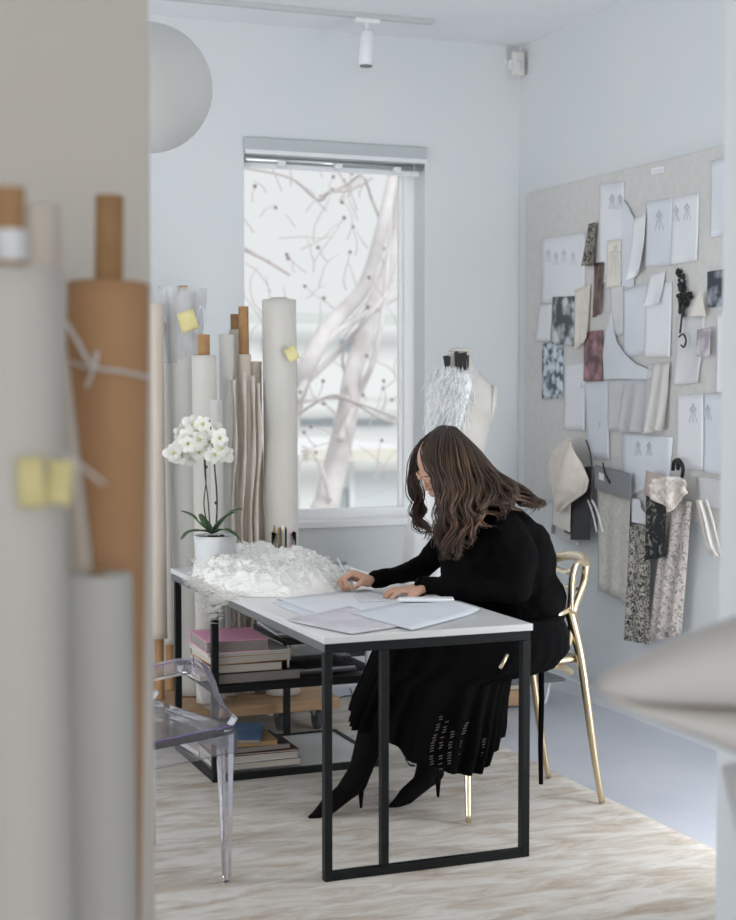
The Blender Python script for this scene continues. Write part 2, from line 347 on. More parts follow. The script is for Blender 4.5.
# side windows' frames (daylight enters there)
for nm, lo, hi in (('window_2', (XL - .08, 3.3, .95), (XL - .03, 6.5, 2.85)),):
    f = MB()
    for yy in (3.3, 4.85, 6.44): f.box((lo[0], yy, .95), (hi[0], yy + .06, 2.85))
    f.box((lo[0], 3.3, .95), (hi[0], 6.5, 1.0)).box((lo[0], 3.3, 2.8), (hi[0], 6.5, 2.85)); struct(f.build(nm, 'white'))
f = MB()
for xx in (-1.5, -.23, 1.04): f.box((xx, YF - .08, .75), (xx + .06, YF - .03, 2.65))
f.box((-1.5, YF - .08, .75), (1.1, YF - .03, .8)).box((-1.5, YF - .08, 2.6), (1.1, YF - .03, 2.65)); struct(f.build('window_3', 'white'))
# rug
def rugf(a, c):
    x = .7 + (2.83 - .7) * a; y = 3.0 + (6.80 - 3.0) * c
    return Vector((x + .012 * noise.noise((0, y * 3, 1)) * (1 if a > .5 else 0), y, .003 + .002 * noise.noise((x * 4, y * 4, 0))))
tag(MB().grid(rugf, 40, 60).build('rug', 'rug', smooth=True, solid=.003), 'large worn beige rug lying on the blue-grey floor under the desk', 'rug')
# roller blind
bl = thing('roller_blind', (2.63, YB - .02, WZ1 - .13), 'silver-grey roller blind rolled up in its headrail at the top of the window', 'blind')
MB().box((WX0 - .003, YB - .02, WZ1 - .055), (WX1 + .004, YB - .002, WZ1 + .012)).build('headrail', mat('pale_grey_aluminium', (188, 194, 197), .45), bl, bevel=.003)
MB().box((WX0, YB - .026, WZ1 - .066), (WX1, YB - .02, WZ1 - .045)).build('front_lip', 'white', bl)
MB().tube([(WX0 + .01, YB + .02, WZ1 - .085), (WX1 - .01, YB + .02, WZ1 - .085)], .017, 20).build('rolled_shade', 'silver', bl, smooth=True)
MB().box((WX0 + .01, YB + .03, WZ1 - .125), (WX1 - .02, YB + .036, WZ1 - .08)).build('shade_hem', 'white', bl)
for x in (2.33, 2.62, 2.93):
    MB().box((x, YB - .02, WZ1 - .115), (x + .035, YB + .03, WZ1 - .09)).build('bracket', 'white', bl, bevel=.003)
MB().tube([(3.04, YB - .005, WZ1 - .06), (3.04, YB - .005, 1.3)], .0015, 6).build('pull_cord', 'white', bl)
# motion sensor in the corner
ms = thing('motion_sensor', (3.585, 6.99, 3.07), 'small white motion sensor high in the corner of the walls', 'sensor')
MB().box((3.55, 6.97, 3.05), (3.61, 7.01, 3.17)).build('housing', mat('ivory_plastic', (220, 218, 212), .5), ms, bevel=.008)
MB().box((3.56, 7.01, 3.09), (3.6, 7.06, 3.14)).build('wall_bracket', 'white', ms)
MB().ell((3.577, 6.97, 3.1), (.018, .008, .03)).build('lens', 'paper_grey', ms, smooth=True)
# ceiling track and spotlight
TY = 6.68
tag(MB().box((.3, TY - .017, ZC - .022), (2.97, TY + .017, ZC)).build('ceiling_track', mat('track_metal', (196, 198, 200), .5), bevel=.002), 'thin pale metal lighting track running along the ceiling', 'light track')
p = Vector((2.64, TY, ZC - .022))
sl = thing('track_spotlight', p - Vector((0, 0, .26)), 'small white cylindrical spotlight hanging from the ceiling track', 'spotlight')
MB().box(p - Vector((.06, .016, .02)), p + Vector((.06, .016, 0))).build('adapter', 'white', sl, bevel=.003)
MB().tube([p - Vector((0, 0, .02)), p - Vector((0, 0, .06))], .009).build('stem', 'white', sl)
MB().lathe([(.03, 0), (.034, .004), (.034, .15), (.03, .156)], p - Vector((0.005, 0, .215)), axis=(.06, 0, 1)).build('lamp_body', 'white', sl, smooth=True)
MB().lathe([(.027, 0), (.03, .006)], p - Vector((0.005, 0, .221))).build('lamp_rim', 'grey_metal', sl)
# round paper lantern
c = at(148, 88, 5.0); pl_ = thing('paper_lantern', c - Vector((0, 0, .21)), 'large round white paper lantern hanging near the doorway top', 'pendant lamp')
b = MB(); pr = []
for k in range(49): th = math.pi * k / 48; pr.append((max(.001, .207 * math.sin(th) * (1 + .004 * math.cos(k * math.pi))), -.207 * math.cos(th)))
b.lathe(pr, c, 48).build('shade', mat('rice_paper', (190, 191, 190), .9), pl_, smooth=True)
MB().tube([c + Vector((0, 0, .2)), (c.x, c.y, ZC)], .003, 6).build('cord', 'white', pl_)
MB().lathe([(.04, -.02), (.03, 0)], (c.x, c.y, ZC)).build('ceiling_rose', 'white', pl_)

# ------------------------------------------------------------------ outside the window
struct(MB().box((-25, 7.6, -3.3), (40, 60, -3.0)).build('ground_outside', mat('pale_ground', (190, 190, 186), .9)))
FW = mat('washed_out_facade', (238, 239, 240), .9); FR = mat('washed_out_roof', (222, 224, 224), .9); FG = mat('pane_dark', (176, 184, 190), .5)  # outdoor colours paled to imitate overexposure haze
FY = mat('pale_yellow_eave', (232, 229, 218), .9)
def house(D, rects, label, depth=6):
    """rects: (u0, v0, u1, v1, material, proud, name)"""
    p0 = ony(rects[0][0], rects[0][3], D); h = thing('house', (p0.x, p0.y, -3), label, 'building')
    for (u0, v0, u1, v1, mm, proud, nm) in rects:
        a = ony(u0, v1, D); c_ = ony(u1, v0, D)
        z0 = -3.0 if nm == 'wall' else a.z
        d = depth if nm == 'wall' else .25
        MB().box((a.x, D - proud, z0), (c_.x, D - proud + d, c_.z)).build(nm, mm, h)
    return h
house(19, [(300, 452, 470, 560, FW, 0, 'wall'), (296, 446, 475, 460, FY, .5, 'roof_eave'), (318, 488, 346, 517, FG, .04, 'window'), (352, 470, 420, 512, mat('pale_blue_door', (218, 223, 228), .8), .05, 'garage_door'), (347, 460, 352, 516, M['white'], .1, 'drainpipe')], 'pale low house with a yellowish eave seen through the window bottom')
house(27, [(235, 400, 480, 470, FW, 0, 'wall'), (230, 396, 486, 403, FR, .6, 'roof_eave'), (300, 419, 322, 426, FG, .04, 'window'), (322, 418, 333, 426, FG, .04, 'window'), (356, 419, 392, 426, FG, .04, 'window')], 'wide pale house with a strip of dark windows behind the low house')
house(38, [(236, 322, 400, 400, FW, 0, 'wall'), (230, 316, 412, 323, mat('greenish_roof', (214, 220, 218), .9), .8, 'roof_eave'), (262, 340, 290, 352, FG, .04, 'window'), (340, 340, 368, 352, FG, .04, 'window')], 'tall pale house in the far background beyond the tree')
BK = mat('washed_out_bark', (232, 228, 228), .9, var=(212, 206, 206), scale=5, bump=.3, bscale=20)  # bark lightened too, the haze is in its colour
TW = mat('twig_bark', (206, 198, 196), .9)
SD = mat('dark_seed_ball', (158, 148, 146), .9)
tr = thing('bare_tree', ony(335, 600, 12) * 1, 'bare tree with haze-paled bark, thin twigs and seed balls outside the window', 'tree')
tr.location.z = -3
TD = 12.2
def tpt(u, v, d=0): return ony(u, v, TD + d)
b = MB()
base = tpt(318, 620); base.z = -3.1
b.tube(catmull([base, tpt(320, 560), tpt(328, 500), tpt(338, 455), tpt(347, 415), tpt(354, 370), tpt(372, 310, .3), tpt(396, 240, .5), tpt(405, 120, .6)]), [.13 - .0016 * k for k in range(49)], 14)
b.build('trunk', BK, tr, smooth=True)
main = [([(262, 600), (278, 500), (292, 410), (310, 360), (335, 320), (365, 285), (385, 215), (398, 150)], .11),
        ([(340, 440), (356, 400), (372, 365), (380, 330), (386, 280), (392, 200)], .035),
        ([(296, 400), (325, 345), (355, 320), (400, 296), (430, 280)], .035),
        ([(300, 388), (340, 350), (372, 312), (405, 270)], .03),
        ([(330, 500), (322, 470), (312, 452), (302, 446)], .02)]
for pts, r in main:
    pp = catmull([tpt(u, v, random.uniform(-.3, .3)) for u, v in pts]); n = len(pp)
    b2 = MB(); b2.tube(pp, [r * (1 - .65 * k / n) for k in range(n)], 10); b2.build('branch', BK, tr, smooth=True)
rt = random.Random(5); tw = MB(); sd = MB()
lines = [[(244, 248), (262, 258), (290, 275)], [(244, 168), (290, 178), (318, 200), (330, 192), (350, 190), (372, 178)], [(320, 196), (345, 186), (362, 176), (372, 200), (384, 230)],
         [(296, 403), (335, 398), (352, 402), (380, 418), (402, 424)], [(344, 345), (343, 365), (352, 400)], [(244, 250), (270, 262)], [(290, 420), (330, 396), (360, 404), (402, 420)]]
for L in lines: tw.tube(catmull([tpt(u, v, rt.uniform(-.5, .5)) for u, v in L]), .012, 5)
for k in range(90):
    u = rt.uniform(246, 402); v = rt.uniform(165, 505); a = rt.uniform(-2.6, -.5); L = rt.uniform(15, 60); d = rt.uniform(-1, 1)
    pts = [(u, v)]
    for q in range(4): a += rt.uniform(-.5, .5); u += math.cos(a) * L / 4; v += math.sin(a) * L / 4; pts.append((u, v))
    tw.tube([tpt(x, y, d) for x, y in pts], [.0065, .0055, .005, .004, .003], 5)
    if k % 2: sd.ell(tpt(pts[-1][0], pts[-1][1] + 2, d), .017, nu=8, nv=6)
tw.build('twigs', TW, tr)['kind'] = 'stuff'
sd.build('seed_balls', SD, tr)['kind'] = 'stuff'

# ------------------------------------------------------------------ desk
TX0, TX1, TY0, TY1, TH = 1.553, 2.243, 4.272, 6.10, .75
dk = thing('desk', ((TX0 + TX1) / 2, (TY0 + TY1) / 2, 0), 'long white-topped desk on a black metal frame with low shelves', 'desk')
MB().box((TX0 - .005, TY0 - .005, TH - .022), (TX1 + .006, TY1 + .006, TH)).build('tabletop', 'marble', dk, bevel=.003)
t = .03
f = MB().box((TX0, TY0 + .001, TH - .052), (TX1, TY0 + t, TH - .0221)).box((TX0, TY1 - t, TH - .052), (TX1, TY1, TH - .0221)).box((TX0 + .001, TY0 + .03, TH - .0515), (TX0 + .02, TY1 - .03, TH - .0222)).box((TX1 - .02, TY0 + .03, TH - .0515), (TX1 - .001, TY1 - .03, TH - .0222))
f.build('top_frame', 'black_metal', dk, bevel=.002)
MB().box((TX0 - .004, TY0, TH - .046), (TX0, TY1, TH - .022)).build('side_rim', 'grey_metal', dk)
zf = .0052
MB().box((TX0, TY0, zf), (TX0 + .024, TY0 + t, TH - .053)).build('leg', 'black_metal', dk, bevel=.002)
MB().box((TX1 - .027, TY0, zf), (TX1, TY0 + t, TH - .053)).build('leg', 'black_metal', dk, bevel=.002)
lx = onz(384, 877, 0).x
MB().box((lx - .006, TY0 + .0005, zf + .0262), (lx + .018, TY0 + t - .001, TH - .053)).build('upright', 'black_metal', dk, bevel=.002)
MB().box((TX0 + .0242, TY0 + .0008, zf), (TX1 - .0272, TY0 + t - .001, zf + .026)).build('bottom_rail', 'black_metal', dk, bevel=.002)
SY0, SY1 = 5.505, 6.075
for (x, y) in ((TX0, SY0), (TX0, SY1 - .025), (2.235, SY0), (2.02, SY1 - .025)):
    MB().box((x, y, zf), (x + .026, y + .026, TH - .0525)).build('leg', 'black_metal', dk, bevel=.002)
for z, mt in ((.362, 'black_metal'), (.026, 'shelf')):
    nm = 'middle_shelf' if z > .1 else 'bottom_shelf'
    fr = MB().box((TX0 + .0015, SY0 + .0015, z - .021), (2.2585, SY0 + .022, z + .006)).box((TX0 + .0015, SY1 - .022, z - .021), (2.2585, SY1 - .0015, z + .006)).box((TX0 + .002, SY0 + .022, z - .0205), (TX0 + .022, SY1 - .022, z + .0055)).box((2.238, SY0 + .022, z - .0205), (2.258, SY1 - .022, z + .0055))
    sh = MB().box((TX0 + .01, SY0 + .01, z - .01), (2.25, SY1 - .01, z)).build(nm, 'grey_metal' if z > .1 else 'shelf', dk)
    fr.build('shelf_rail', 'black_metal', sh, bevel=.002)

# ------------------------------------------------------------------ books on the shelves
def book(x, y, z, L, W, T, rz, cover, label, group, pages='pages', cat='book'):
    """lying book: L along x, W along y; spine at the rear so pages face the camera"""
    r = thing('book', (x, y, z), label, cat, group); m_ = Matrix.Rotation(rz, 3, 'Z')
    def bx(lo, hi):
        b_ = MB().box(lo, hi); b_.v = [m_ @ p + Vector((x, y, z)) for p in b_.v]; return b_
    c_ = bx((-L / 2, -W / 2, 0), (L / 2, W / 2, .0025)); k = bx((-L / 2, -W / 2, T - .0025), (L / 2, W / 2, T)); s_ = bx((-L / 2, W / 2 - .003, 0), (L / 2, W / 2, T))
    for q in (k, s_): c_.add(q.v, q.f)
    c_.build('cover', cover, r)
    bx((-L / 2 + .004, -W / 2 + .004, .0025), (L / 2 - .004, W / 2 - .003, T - .0025)).build('page_block', pages, r)
    return r
g = 'books stacked on the desk middle shelf'
zz = .369
for (dx, L, W, T, cv, pg, rz, lb) in (
        (.155, .35, .27, .040, 'cover_dark', 'pages_grey', .02, 'black-covered book at the bottom of the pink-topped stack'),
        (.115, .29, .26, .034, 'cover_red', 'pages', -.03, 'thick book with dark red cover second from bottom of pink-topped stack'),
        (.130, .32, .27, .030, 'cover_tan', 'pages', .04, 'tan-edged book in the middle of the pink-topped stack'),
        (.125, .33, .26, .012, 'cover_white', 'pages', .01, 'thin white book just below the grey-paged pink book'),
        (.085, .245, .29, .046, 'pink', 'pages_grey', -.04, 'bright pink book with grey page edges on top of the stack')):
    book(TX0 + .03 + dx, SY0 + .03 + W / 2, zz, L, W, T, rz, cv, lb, g, pg); zz += T + .0008
bk = book(1.575, SY0 + .25, .369, .1, .24, .02, .1, 'cover_white', 'thin white magazine poking out left of the pink-topped stack', g)
g = 'books stacked on the desk bottom shelf'; zz = .033
for (dx, L, W, T, cv, pg, rz, lb) in (
        (.165, .34, .25, .028, 'cover_grey', 'pages', 0, 'cream-paged book at the bottom of the blue-topped stack'),
        (.16, .325, .24, .024, 'cover_white', 'pages', .03, 'white book second from bottom of the blue-topped stack'),
        (.16, .335, .25, .010, 'cover_red', 'pages', -.02, 'thin dark red book in the middle of the blue-topped stack'),
        (.14, .30, .24, .022, 'cover_dark', 'pages_grey', .04, 'black book with grey pages near the top of blue-topped stack'),
        (.115, .26, .2, .018, 'cover_tan', 'cover_tan', -.05, 'slim tan book directly under the blue book'),
        (.10, .24, .3, .012, 'cover_blue', 'cover_tan', -.35, 'thin blue book lying askew on top of the low stack')):
    book(TX0 + .03 + dx, SY0 + .04 + W / 2, zz, L, W, T, rz, cv, lb, g, pg); zz += T + .0008
tag(MB().box((1.575, 5.75, .033), (1.72, 6.03, .05), .1).build('magazine', 'cover_white', bevel=.002), 'white magazine lying flat at the back left of bottom shelf', 'magazine')
tag(MB().box((1.60, 5.815, .3685), (1.8, 6.04, .40), -.1).build('document_box', 'cover_white', bevel=.002), 'low white document box behind the pink-topped stack', 'box')
# letter tray with papers
tr_ = thing('letter_tray', (2.0, 5.75, .363), 'two-tier black and clear desk tray on the middle shelf beside the books', 'tray')
z = .497
MB().box((1.86, 5.56, z), (2.215, 5.98, z + .022)).build('upper_tray', 'black', tr_, bevel=.004)
for (x, y) in ((1.875, 5.575), (2.2, 5.575), (1.875, 5.965), (2.2, 5.965)): MB().tube([(x, y, .363), (x, y, z)], .005).build('post', 'silver', tr_)
for z1 in (.372, .432):
    b = MB().box((1.88, 5.58, z1), (2.2, 5.95, z1 + .004)).box((1.88, 5.58, z1), (1.884, 5.95, z1 + .03)).box((2.196, 5.58, z1), (2.2, 5.95, z1 + .03)).box((1.88, 5.58, z1), (2.2, 5.583, z1 + .012))
    b.build('clear_tray', 'clear', tr_)
rr = random.Random(3)
for i in range(7):
    zt = .520 + i * .0095; w_ = rr.uniform(.24, .30); x = 1.985 + rr.uniform(-.035, .03)
    nm = ['magazine', 'paper_folder'][i % 2]
    lbl = ['glossy grey magazine at the bottom of the paper pile on black tray', 'white folder second from bottom on the black tray', 'grey magazine third up in the pile on black tray', 'pale folder in the middle of the pile on black tray', 'grey magazine above the middle folder on black tray', 'white folder just under the topmost magazine on tray', 'curled pale magazine topping the pile on the black tray'][i]
    mm_ = ['cover_grey', 'paper', 'paper_grey', 'paper_cool', 'cover_grey', 'paper', 'paper_grey'][i]
    tag(MB().box((x - w_ / 2, 5.60, zt), (x + w_ / 2, 5.60 + .33, zt + .008), rr.uniform(-.1, .1)).build(nm, mm_, bevel=.001), lbl, 'magazine' if i % 2 == 0 else 'folder', 'papers piled on the black tray')
for i in range(3):
    tag(MB().box((1.9 + .02 * i, 5.60, .3765 + .008 * i), (2.17 - .01 * i, 5.9, .3835 + .008 * i), .03 * i).build('magazine', ['cover_grey', 'paper_grey', 'cover_dark'][i]), ['grey magazine lowest in the clear bottom tray', 'pale magazine in the middle of the clear bottom tray', 'dark magazine on top in the clear bottom tray'][i], 'magazine', 'magazines in the clear bottom tray')

# ------------------------------------------------------------------ things on the desk top
def sheet(pts, name, mt, label, cat, z=TH, th=.0008, curl=0, par=None, group=None):
    P = [onz(u, v, z) for u, v in pts]
    def fn(a, c_):
        p = (P[0] * (1 - a) + P[1] * a) * (1 - c_) + (P[3] * (1 - a) + P[2] * a) * c_
        return Vector((p.x, p.y, z + curl * max(0, (a - .75)) ** 2 * 16 + curl * .3 * max(0, .2 - c_)))
    return tag(MB().grid(fn, 10, 6).build(name, mt, smooth=True, solid=th), label, cat, group)
g = 'drawing sheets on the desk'
sheet([(272, 603), (352, 588), (400, 602), (318, 622)], 'drawing_sheet', 'paper_cool', 'large blank drawing sheet lying left under the writing hand', 'paper', TH + .001, group=g)
sheet([(276, 598), (365, 590), (420, 604), (330, 618)], 'drawing_sheet', 'paper', 'drawing sheet between the hands and the near desk edge', 'paper', TH + .0025, curl=.004, group=g)
s3 = sheet([(350, 613), (430, 596), (480, 612), (412, 630)], 'drawing_sheet', 'paper_cool', 'white sheet nearest the desk right corner with dark curled edge', 'paper', TH + .006, curl=.01, group=g)
sheet([(285, 620), (350, 606), (402, 626), (352, 634)], 'photo_print', mat('pale_purple_print', (216, 213, 219), .5, var=(196, 191, 201), scale=7), 'pale printed sheet under the white sheets near desk edge', 'print', TH + .004, group=None)
sheet([(352, 592), (392, 592), (420, 600), (360, 602)], 'drawing_sheet', 'paper_grey', 'small grey sheet directly under the resting hand', 'paper', TH + .0045, group=g)
# phone-like slim white case next to the flat hand
a = onz(404, 600, TH + .01); c_ = onz(448, 602, TH + .01)
def slab(c, L, W, T, rz, name, mt, label, cat, bevel=.002, parent=None):
    return tag(MB().box((c.x - L / 2, c.y - W / 2, c.z), (c.x + L / 2, c.y + W / 2, c.z + T), rz).build(name, mt, bevel=bevel), label, cat)
slab((a + c_) / 2, .19, .05, .012, -.35, 'pencil_case', 'white', 'slim white pencil case lying beside the resting left hand', 'pencil case', .004)
slab(onz(330, 570, TH + .001), .13, .10, .022, .2, 'sample_book', 'paper_grey', 'small white sample book behind the writing hand', 'book')
slab(onz(334, 565, TH + .0245), .12, .04, .01, .55, 'swatch_card', 'grey_card', 'grey swatch cards lying on the small sample book', 'swatch')
slab(onz(318, 567, TH + .0245), .05, .045, .012, .1, 'sticky_note_pad', 'paper', 'white note pad square on the sample book left side', 'note pad')
# tulle pile
tp = thing('tulle_pile', (1.85, 5.62, TH), 'fluffy heap of white lace tulle spilling over the desk left edge', 'fabric')
FT = [(0.02, .40), (.6, .42)]
foot = [onz(u, v, TH) for u, v in ((192, 578), (205, 584), (218, 590), (245, 597), (290, 598), (335, 592), (342, 578), (330, 566), (290, 560), (240, 556), (195, 560))]
cc = sum(foot, Vector()) / len(foot)
def hgt(x, y):
    """pile height at x, y"""
    best = 1e9; inside = False; n = len(foot); j = n - 1
    for i in range(n):
        a_, b_ = foot[i], foot[j]
        if (a_.y > y) != (b_.y > y) and x < (b_.x - a_.x) * (y - a_.y) / (b_.y - a_.y) + a_.x: inside = not inside
        d = Vector((b_.x - a_.x, b_.y - a_.y)); q = Vector((x - a_.x, y - a_.y)); tt = max(0, min(1, q.dot(d) / d.dot(d))); best = min(best, (q - d * tt).length); j = i
    if not inside: return -best
    e_ = min(1, best / .18); e_ = math.sqrt(1 - (1 - e_) ** 2)
    nz = noise.noise((x * 6, y * 6, 3)); n2_ = abs(noise.noise((x * 16, y * 16, 7))); n3 = abs(noise.noise((x * 40, y * 40, 1)))
    q_ = noise.noise((x * 3, y * 3, 9)) * .05
    r1_ = (1 - abs(noise.noise(((x + q_) * 11, (y - q_) * 11, 3)))) ** 3; r2_ = (1 - abs(noise.noise(((x - q_) * 24, (y + q_) * 24, 5)))) ** 3; r3_ = (1 - abs(noise.noise((x * 55, y * 55, 8)))) ** 2
    return e_ * (.034 + .026 * nz + .036 * r1_ + .018 * r2_ + .008 * r3_)
xs = [p.x for p in foot]; ys = [p.y for p in foot]
bmn = (min(xs), min(ys)); bmx = (max(xs), max(ys))
def tf(a, c_):
    x = bmn[0] + (bmx[0] - bmn[0]) * a; y = bmn[1] + (bmx[1] - bmn[1]) * c_; return Vector((x, y, TH + max(.001, hgt(x, y))))
MB_ = MB().grid(tf, 200, 200)
MB_.f = [f_ for f_ in MB_.f if max(MB_.v[i].z for i in f_) > TH + .003]
MB_.build('folds', 'tulle_core', tp, smooth=True, fix=False)
rt = random.Random(11); b = MB()
def frill(b_, c0, L, nrm, r0, rad=.02):
    """curled ruffle ribbon"""
    a_ = rt.uniform(0, 6.28); t1 = Vector((math.cos(a_), math.sin(a_), rt.uniform(-.2, .5))).normalized(); ph = rt.uniform(0, 6)
    vs = []; n = 8
    for i in range(n + 1):
        s_ = i / n; side = Vector((-t1.y, t1.x, 0)); p = c0 + t1 * (L * (s_ - .5)) + side * (math.sin(s_ * 5 + ph) * rad * .8)
        w_ = rad * (.3 + .7 * math.sin(math.pi * s_)); up = (nrm + side * (1.1 * math.sin(s_ * 4 + ph))).normalized()
        vs += [p, p + up * w_]
    b_.add(vs, [(2 * i, 2 * i + 1, 2 * i + 3, 2 * i + 2) for i in range(n)])
k = 0
while k < 260:
    x = rt.uniform(bmn[0], bmx[0]); y = rt.uniform(bmn[1], bmx[1]); h = hgt(x, y)
    if h < 0: continue
    frill(b, Vector((x, y, TH + h - .008)), rt.uniform(.04, .10), Vector((0, 0, 1)), 0, rt.uniform(.008, .018)); k += 1
b.build('frills', 'tulle', tp, smooth=True, fix=False)
b = MB()   # overhang at the left edge
for k in range(260):
    s_ = rt.random(); y = 5.15 + .55 * s_; drop = (.12 * math.exp(-((y - 5.40) / .11) ** 2) + .02) * rt.random()
    frill(b, Vector((TX0 - .012 - rt.uniform(0, .03), y, TH + .012 - drop)), rt.uniform(.03, .09), Vector((-.8, 0, .3)), 0, rt.uniform(.008, .02))
b.build('hanging_edge', 'tulle', tp, smooth=True, fix=False)

# orchid
pc = onz(214, 572, TH); pc.y -= .02
orc = thing('potted_orchid', pc, 'white orchid in a white pot standing at the desk far left end', 'plant')
MB().lathe([(.060, 0), (.072, .01), (.084, .13), (.086, .15), (.080, .15), (.078, .125), (.001, .12)], pc, 40).build('pot', 'pot', orc, smooth=True)
b = MB().lathe([(.077, .12), (.06, .134), (.02, .138), (.001, .138)], pc, 24)
for k in range(50): a_ = rt.uniform(0, 6.28); r_ = rt.uniform(0, .07); b.ell(pc + Vector((math.cos(a_) * r_, math.sin(a_) * r_, .142)), (rt.uniform(.005, .012), .006, .005), nu=6, nv=4)
b.build('bark_mulch', 'soil', orc)
OD = (pc.x * math.sin(YAW) + pc.y * math.cos(YAW))
def leafm(pts, w):
    P = catmull(pts, 5); n = len(P); vs = []; fs = []
    for i, p in enumerate(P):
        s_ = i / (n - 1); t_ = (P[min(i + 1, n - 1)] - P[max(i - 1, 0)]).normalized(); sd_ = t_.cross(Vector((0, 0, 1)))
        sd_ = sd_.normalized() if sd_.length > .01 else Vector((1, 0, 0)); ww = w * math.sin(math.pi * min(1, .12 + .88 * s_)) ** .6 + .001
        vs += [p - sd_ * ww + Vector((0, 0, ww * .35)), p, p + sd_ * ww + Vector((0, 0, ww * .35))]
        if i: k_ = 3 * i; fs += [(k_ - 3, k_ - 2, k_ + 1, k_), (k_ - 2, k_ - 1, k_ + 2, k_ + 1)]
    return MB().add(vs, fs)
for pts in ([(210, 532, 0), (200, 524, -.03), (192, 516, -.03), (181, 511, -.02)], [(214, 530, 0), (222, 522, .02), (232, 512, .03), (243, 509, .04)], [(212, 533, 0), (200, 531, -.07), (188, 533, -.1), (181, 540, -.12)], [(212, 534, 0), (208, 528, .05), (203, 520, .08), (200, 514, .1)], [(215, 533, 0), (224, 530, -.06), (236, 536, -.08), (243, 544, -.08)], [(214, 532, 0), (219, 524, -.02), (228, 516, -.04), (236, 512, -.06)]):
    leafm([at(u, v, OD + d) for u, v, d in pts], .017).build('leaf', 'leaf', orc, smooth=True, solid=.002)
stems = [[(216, 528), (217, 500), (214, 460), (211, 430), (209, 420)], [(210, 530), (208, 500), (205, 475), (204, 456)], [(208, 528), (204, 505), (206, 480), (205, 458)]]
for si, pts in enumerate(stems):
    b = MB(); b.tube(catmull([at(u, v, OD + .01 * si) for u, v in pts]), .0035 if si == 0 else .0025, 8)
    if si < 2:
        for (u, v) in ([(214, 446), (216, 503)] if si == 0 else [(206, 467)]): b.ell(at(u, v, OD), (.007, .005, .007), nu=8, nv=6)
    b.build('stem', 'stem', orc, smooth=True)
rt = random.Random(2)
def petal(c, dr, nrm, L, W):
    sd_ = nrm.cross(dr).normalized(); vs = []; n = 6
    for i in range(n + 1):
        s_ = i / n; ww = W * math.sin(math.pi * min(.97, .08 + .86 * s_)) ** .7
        for q in (-1, 0, 1): vs.append(c + dr * (L * s_) + sd_ * (ww * q) + nrm * (.25 * L * math.sin(s_ * 2.4) - abs(q) * ww * .2 + .3 * L * s_ * s_ * -.6))
    return vs, [(3 * i + q, 3 * i + q + 1, 3 * i + q + 4, 3 * i + q + 3) for i in range(n) for q in (0, 1)]
fpos = [(182, 432), (192, 424), (203, 424), (213, 430), (220, 438), (177, 450), (188, 444), (199, 440), (209, 442), (221, 448), (181, 456), (191, 456), (199, 452), (214, 455), (225, 454), (186, 437), (206, 432), (173, 453)]
for (u, v) in fpos:
    c0 = at(u, v, OD + rt.uniform(-.05, .05)); nrm = Vector((-math.sin(YAW) + rt.uniform(-.5, .5), -math.cos(YAW) + rt.uniform(-.3, .3), rt.uniform(-.4, .3))).normalized()
    a1 = nrm.orthogonal().normalized(); b1 = nrm.cross(a1); ph = rt.uniform(0, 6.28); b = MB()
    for k in range(5):
        th = ph + k * 2 * math.pi / 5; dr = a1 * math.cos(th) + b1 * math.sin(th); L = .043 if k % 2 else .037
        vs, fs = petal(c0, dr, nrm, L, .021 if k in (1, 3) else .015); b.add(vs, fs)
    fl = b.build('flower', 'petal', orc, smooth=True, fix=False)
    MB().ell(c0 + nrm * .007, (.006, .006, .007), nu=8, nv=6).build('flower_centre', 'petal_c', fl, smooth=True)
# glass of pencils
gc = onz(284, 566, TH); gl = thing('pencil_glass', gc, 'clear glass jar full of upright pencils behind the tulle heap', 'jar')
MB().lathe([(.05, 0), (.052, .14), (.0495, .14), (.047, .006), (.001, .006)], gc, 32).build('glass', 'glass', gl, smooth=True)
PN = [('silver', 'silver pencil', .165), ('grey_card', 'mid-grey pencil', .155), ('cover_dark', 'black pencil', .16), ('paper', 'white pencil', .15), ('cover_tan', 'tan pencil', .158), ('paper_grey', 'pale grey pencil', .166), ('cover_blue', 'blue pencil', .152), ('gold', 'gold pencil', .162), ('cover_red', 'dark red pencil', .157), ('card', 'brown pencil', .163), ('pink', 'pink pencil', .149)]
for k, (mt, nm, h) in enumerate(PN):
    a_ = k * 2.4; r_ = .036 * math.sqrt((k + .5) / 11); x, y = math.cos(a_) * r_, math.sin(a_) * r_
    tag(MB().lathe([(.0045, 0), (.0045, h - .014), (.0008, h)], gc + Vector((x, y, .008)), 7, axis=(x * 1.2, y * 1.2, 1)).build('pencil', mt), nm + ' standing among others in the clear glass jar', 'pencil', 'pencils in the glass jar')

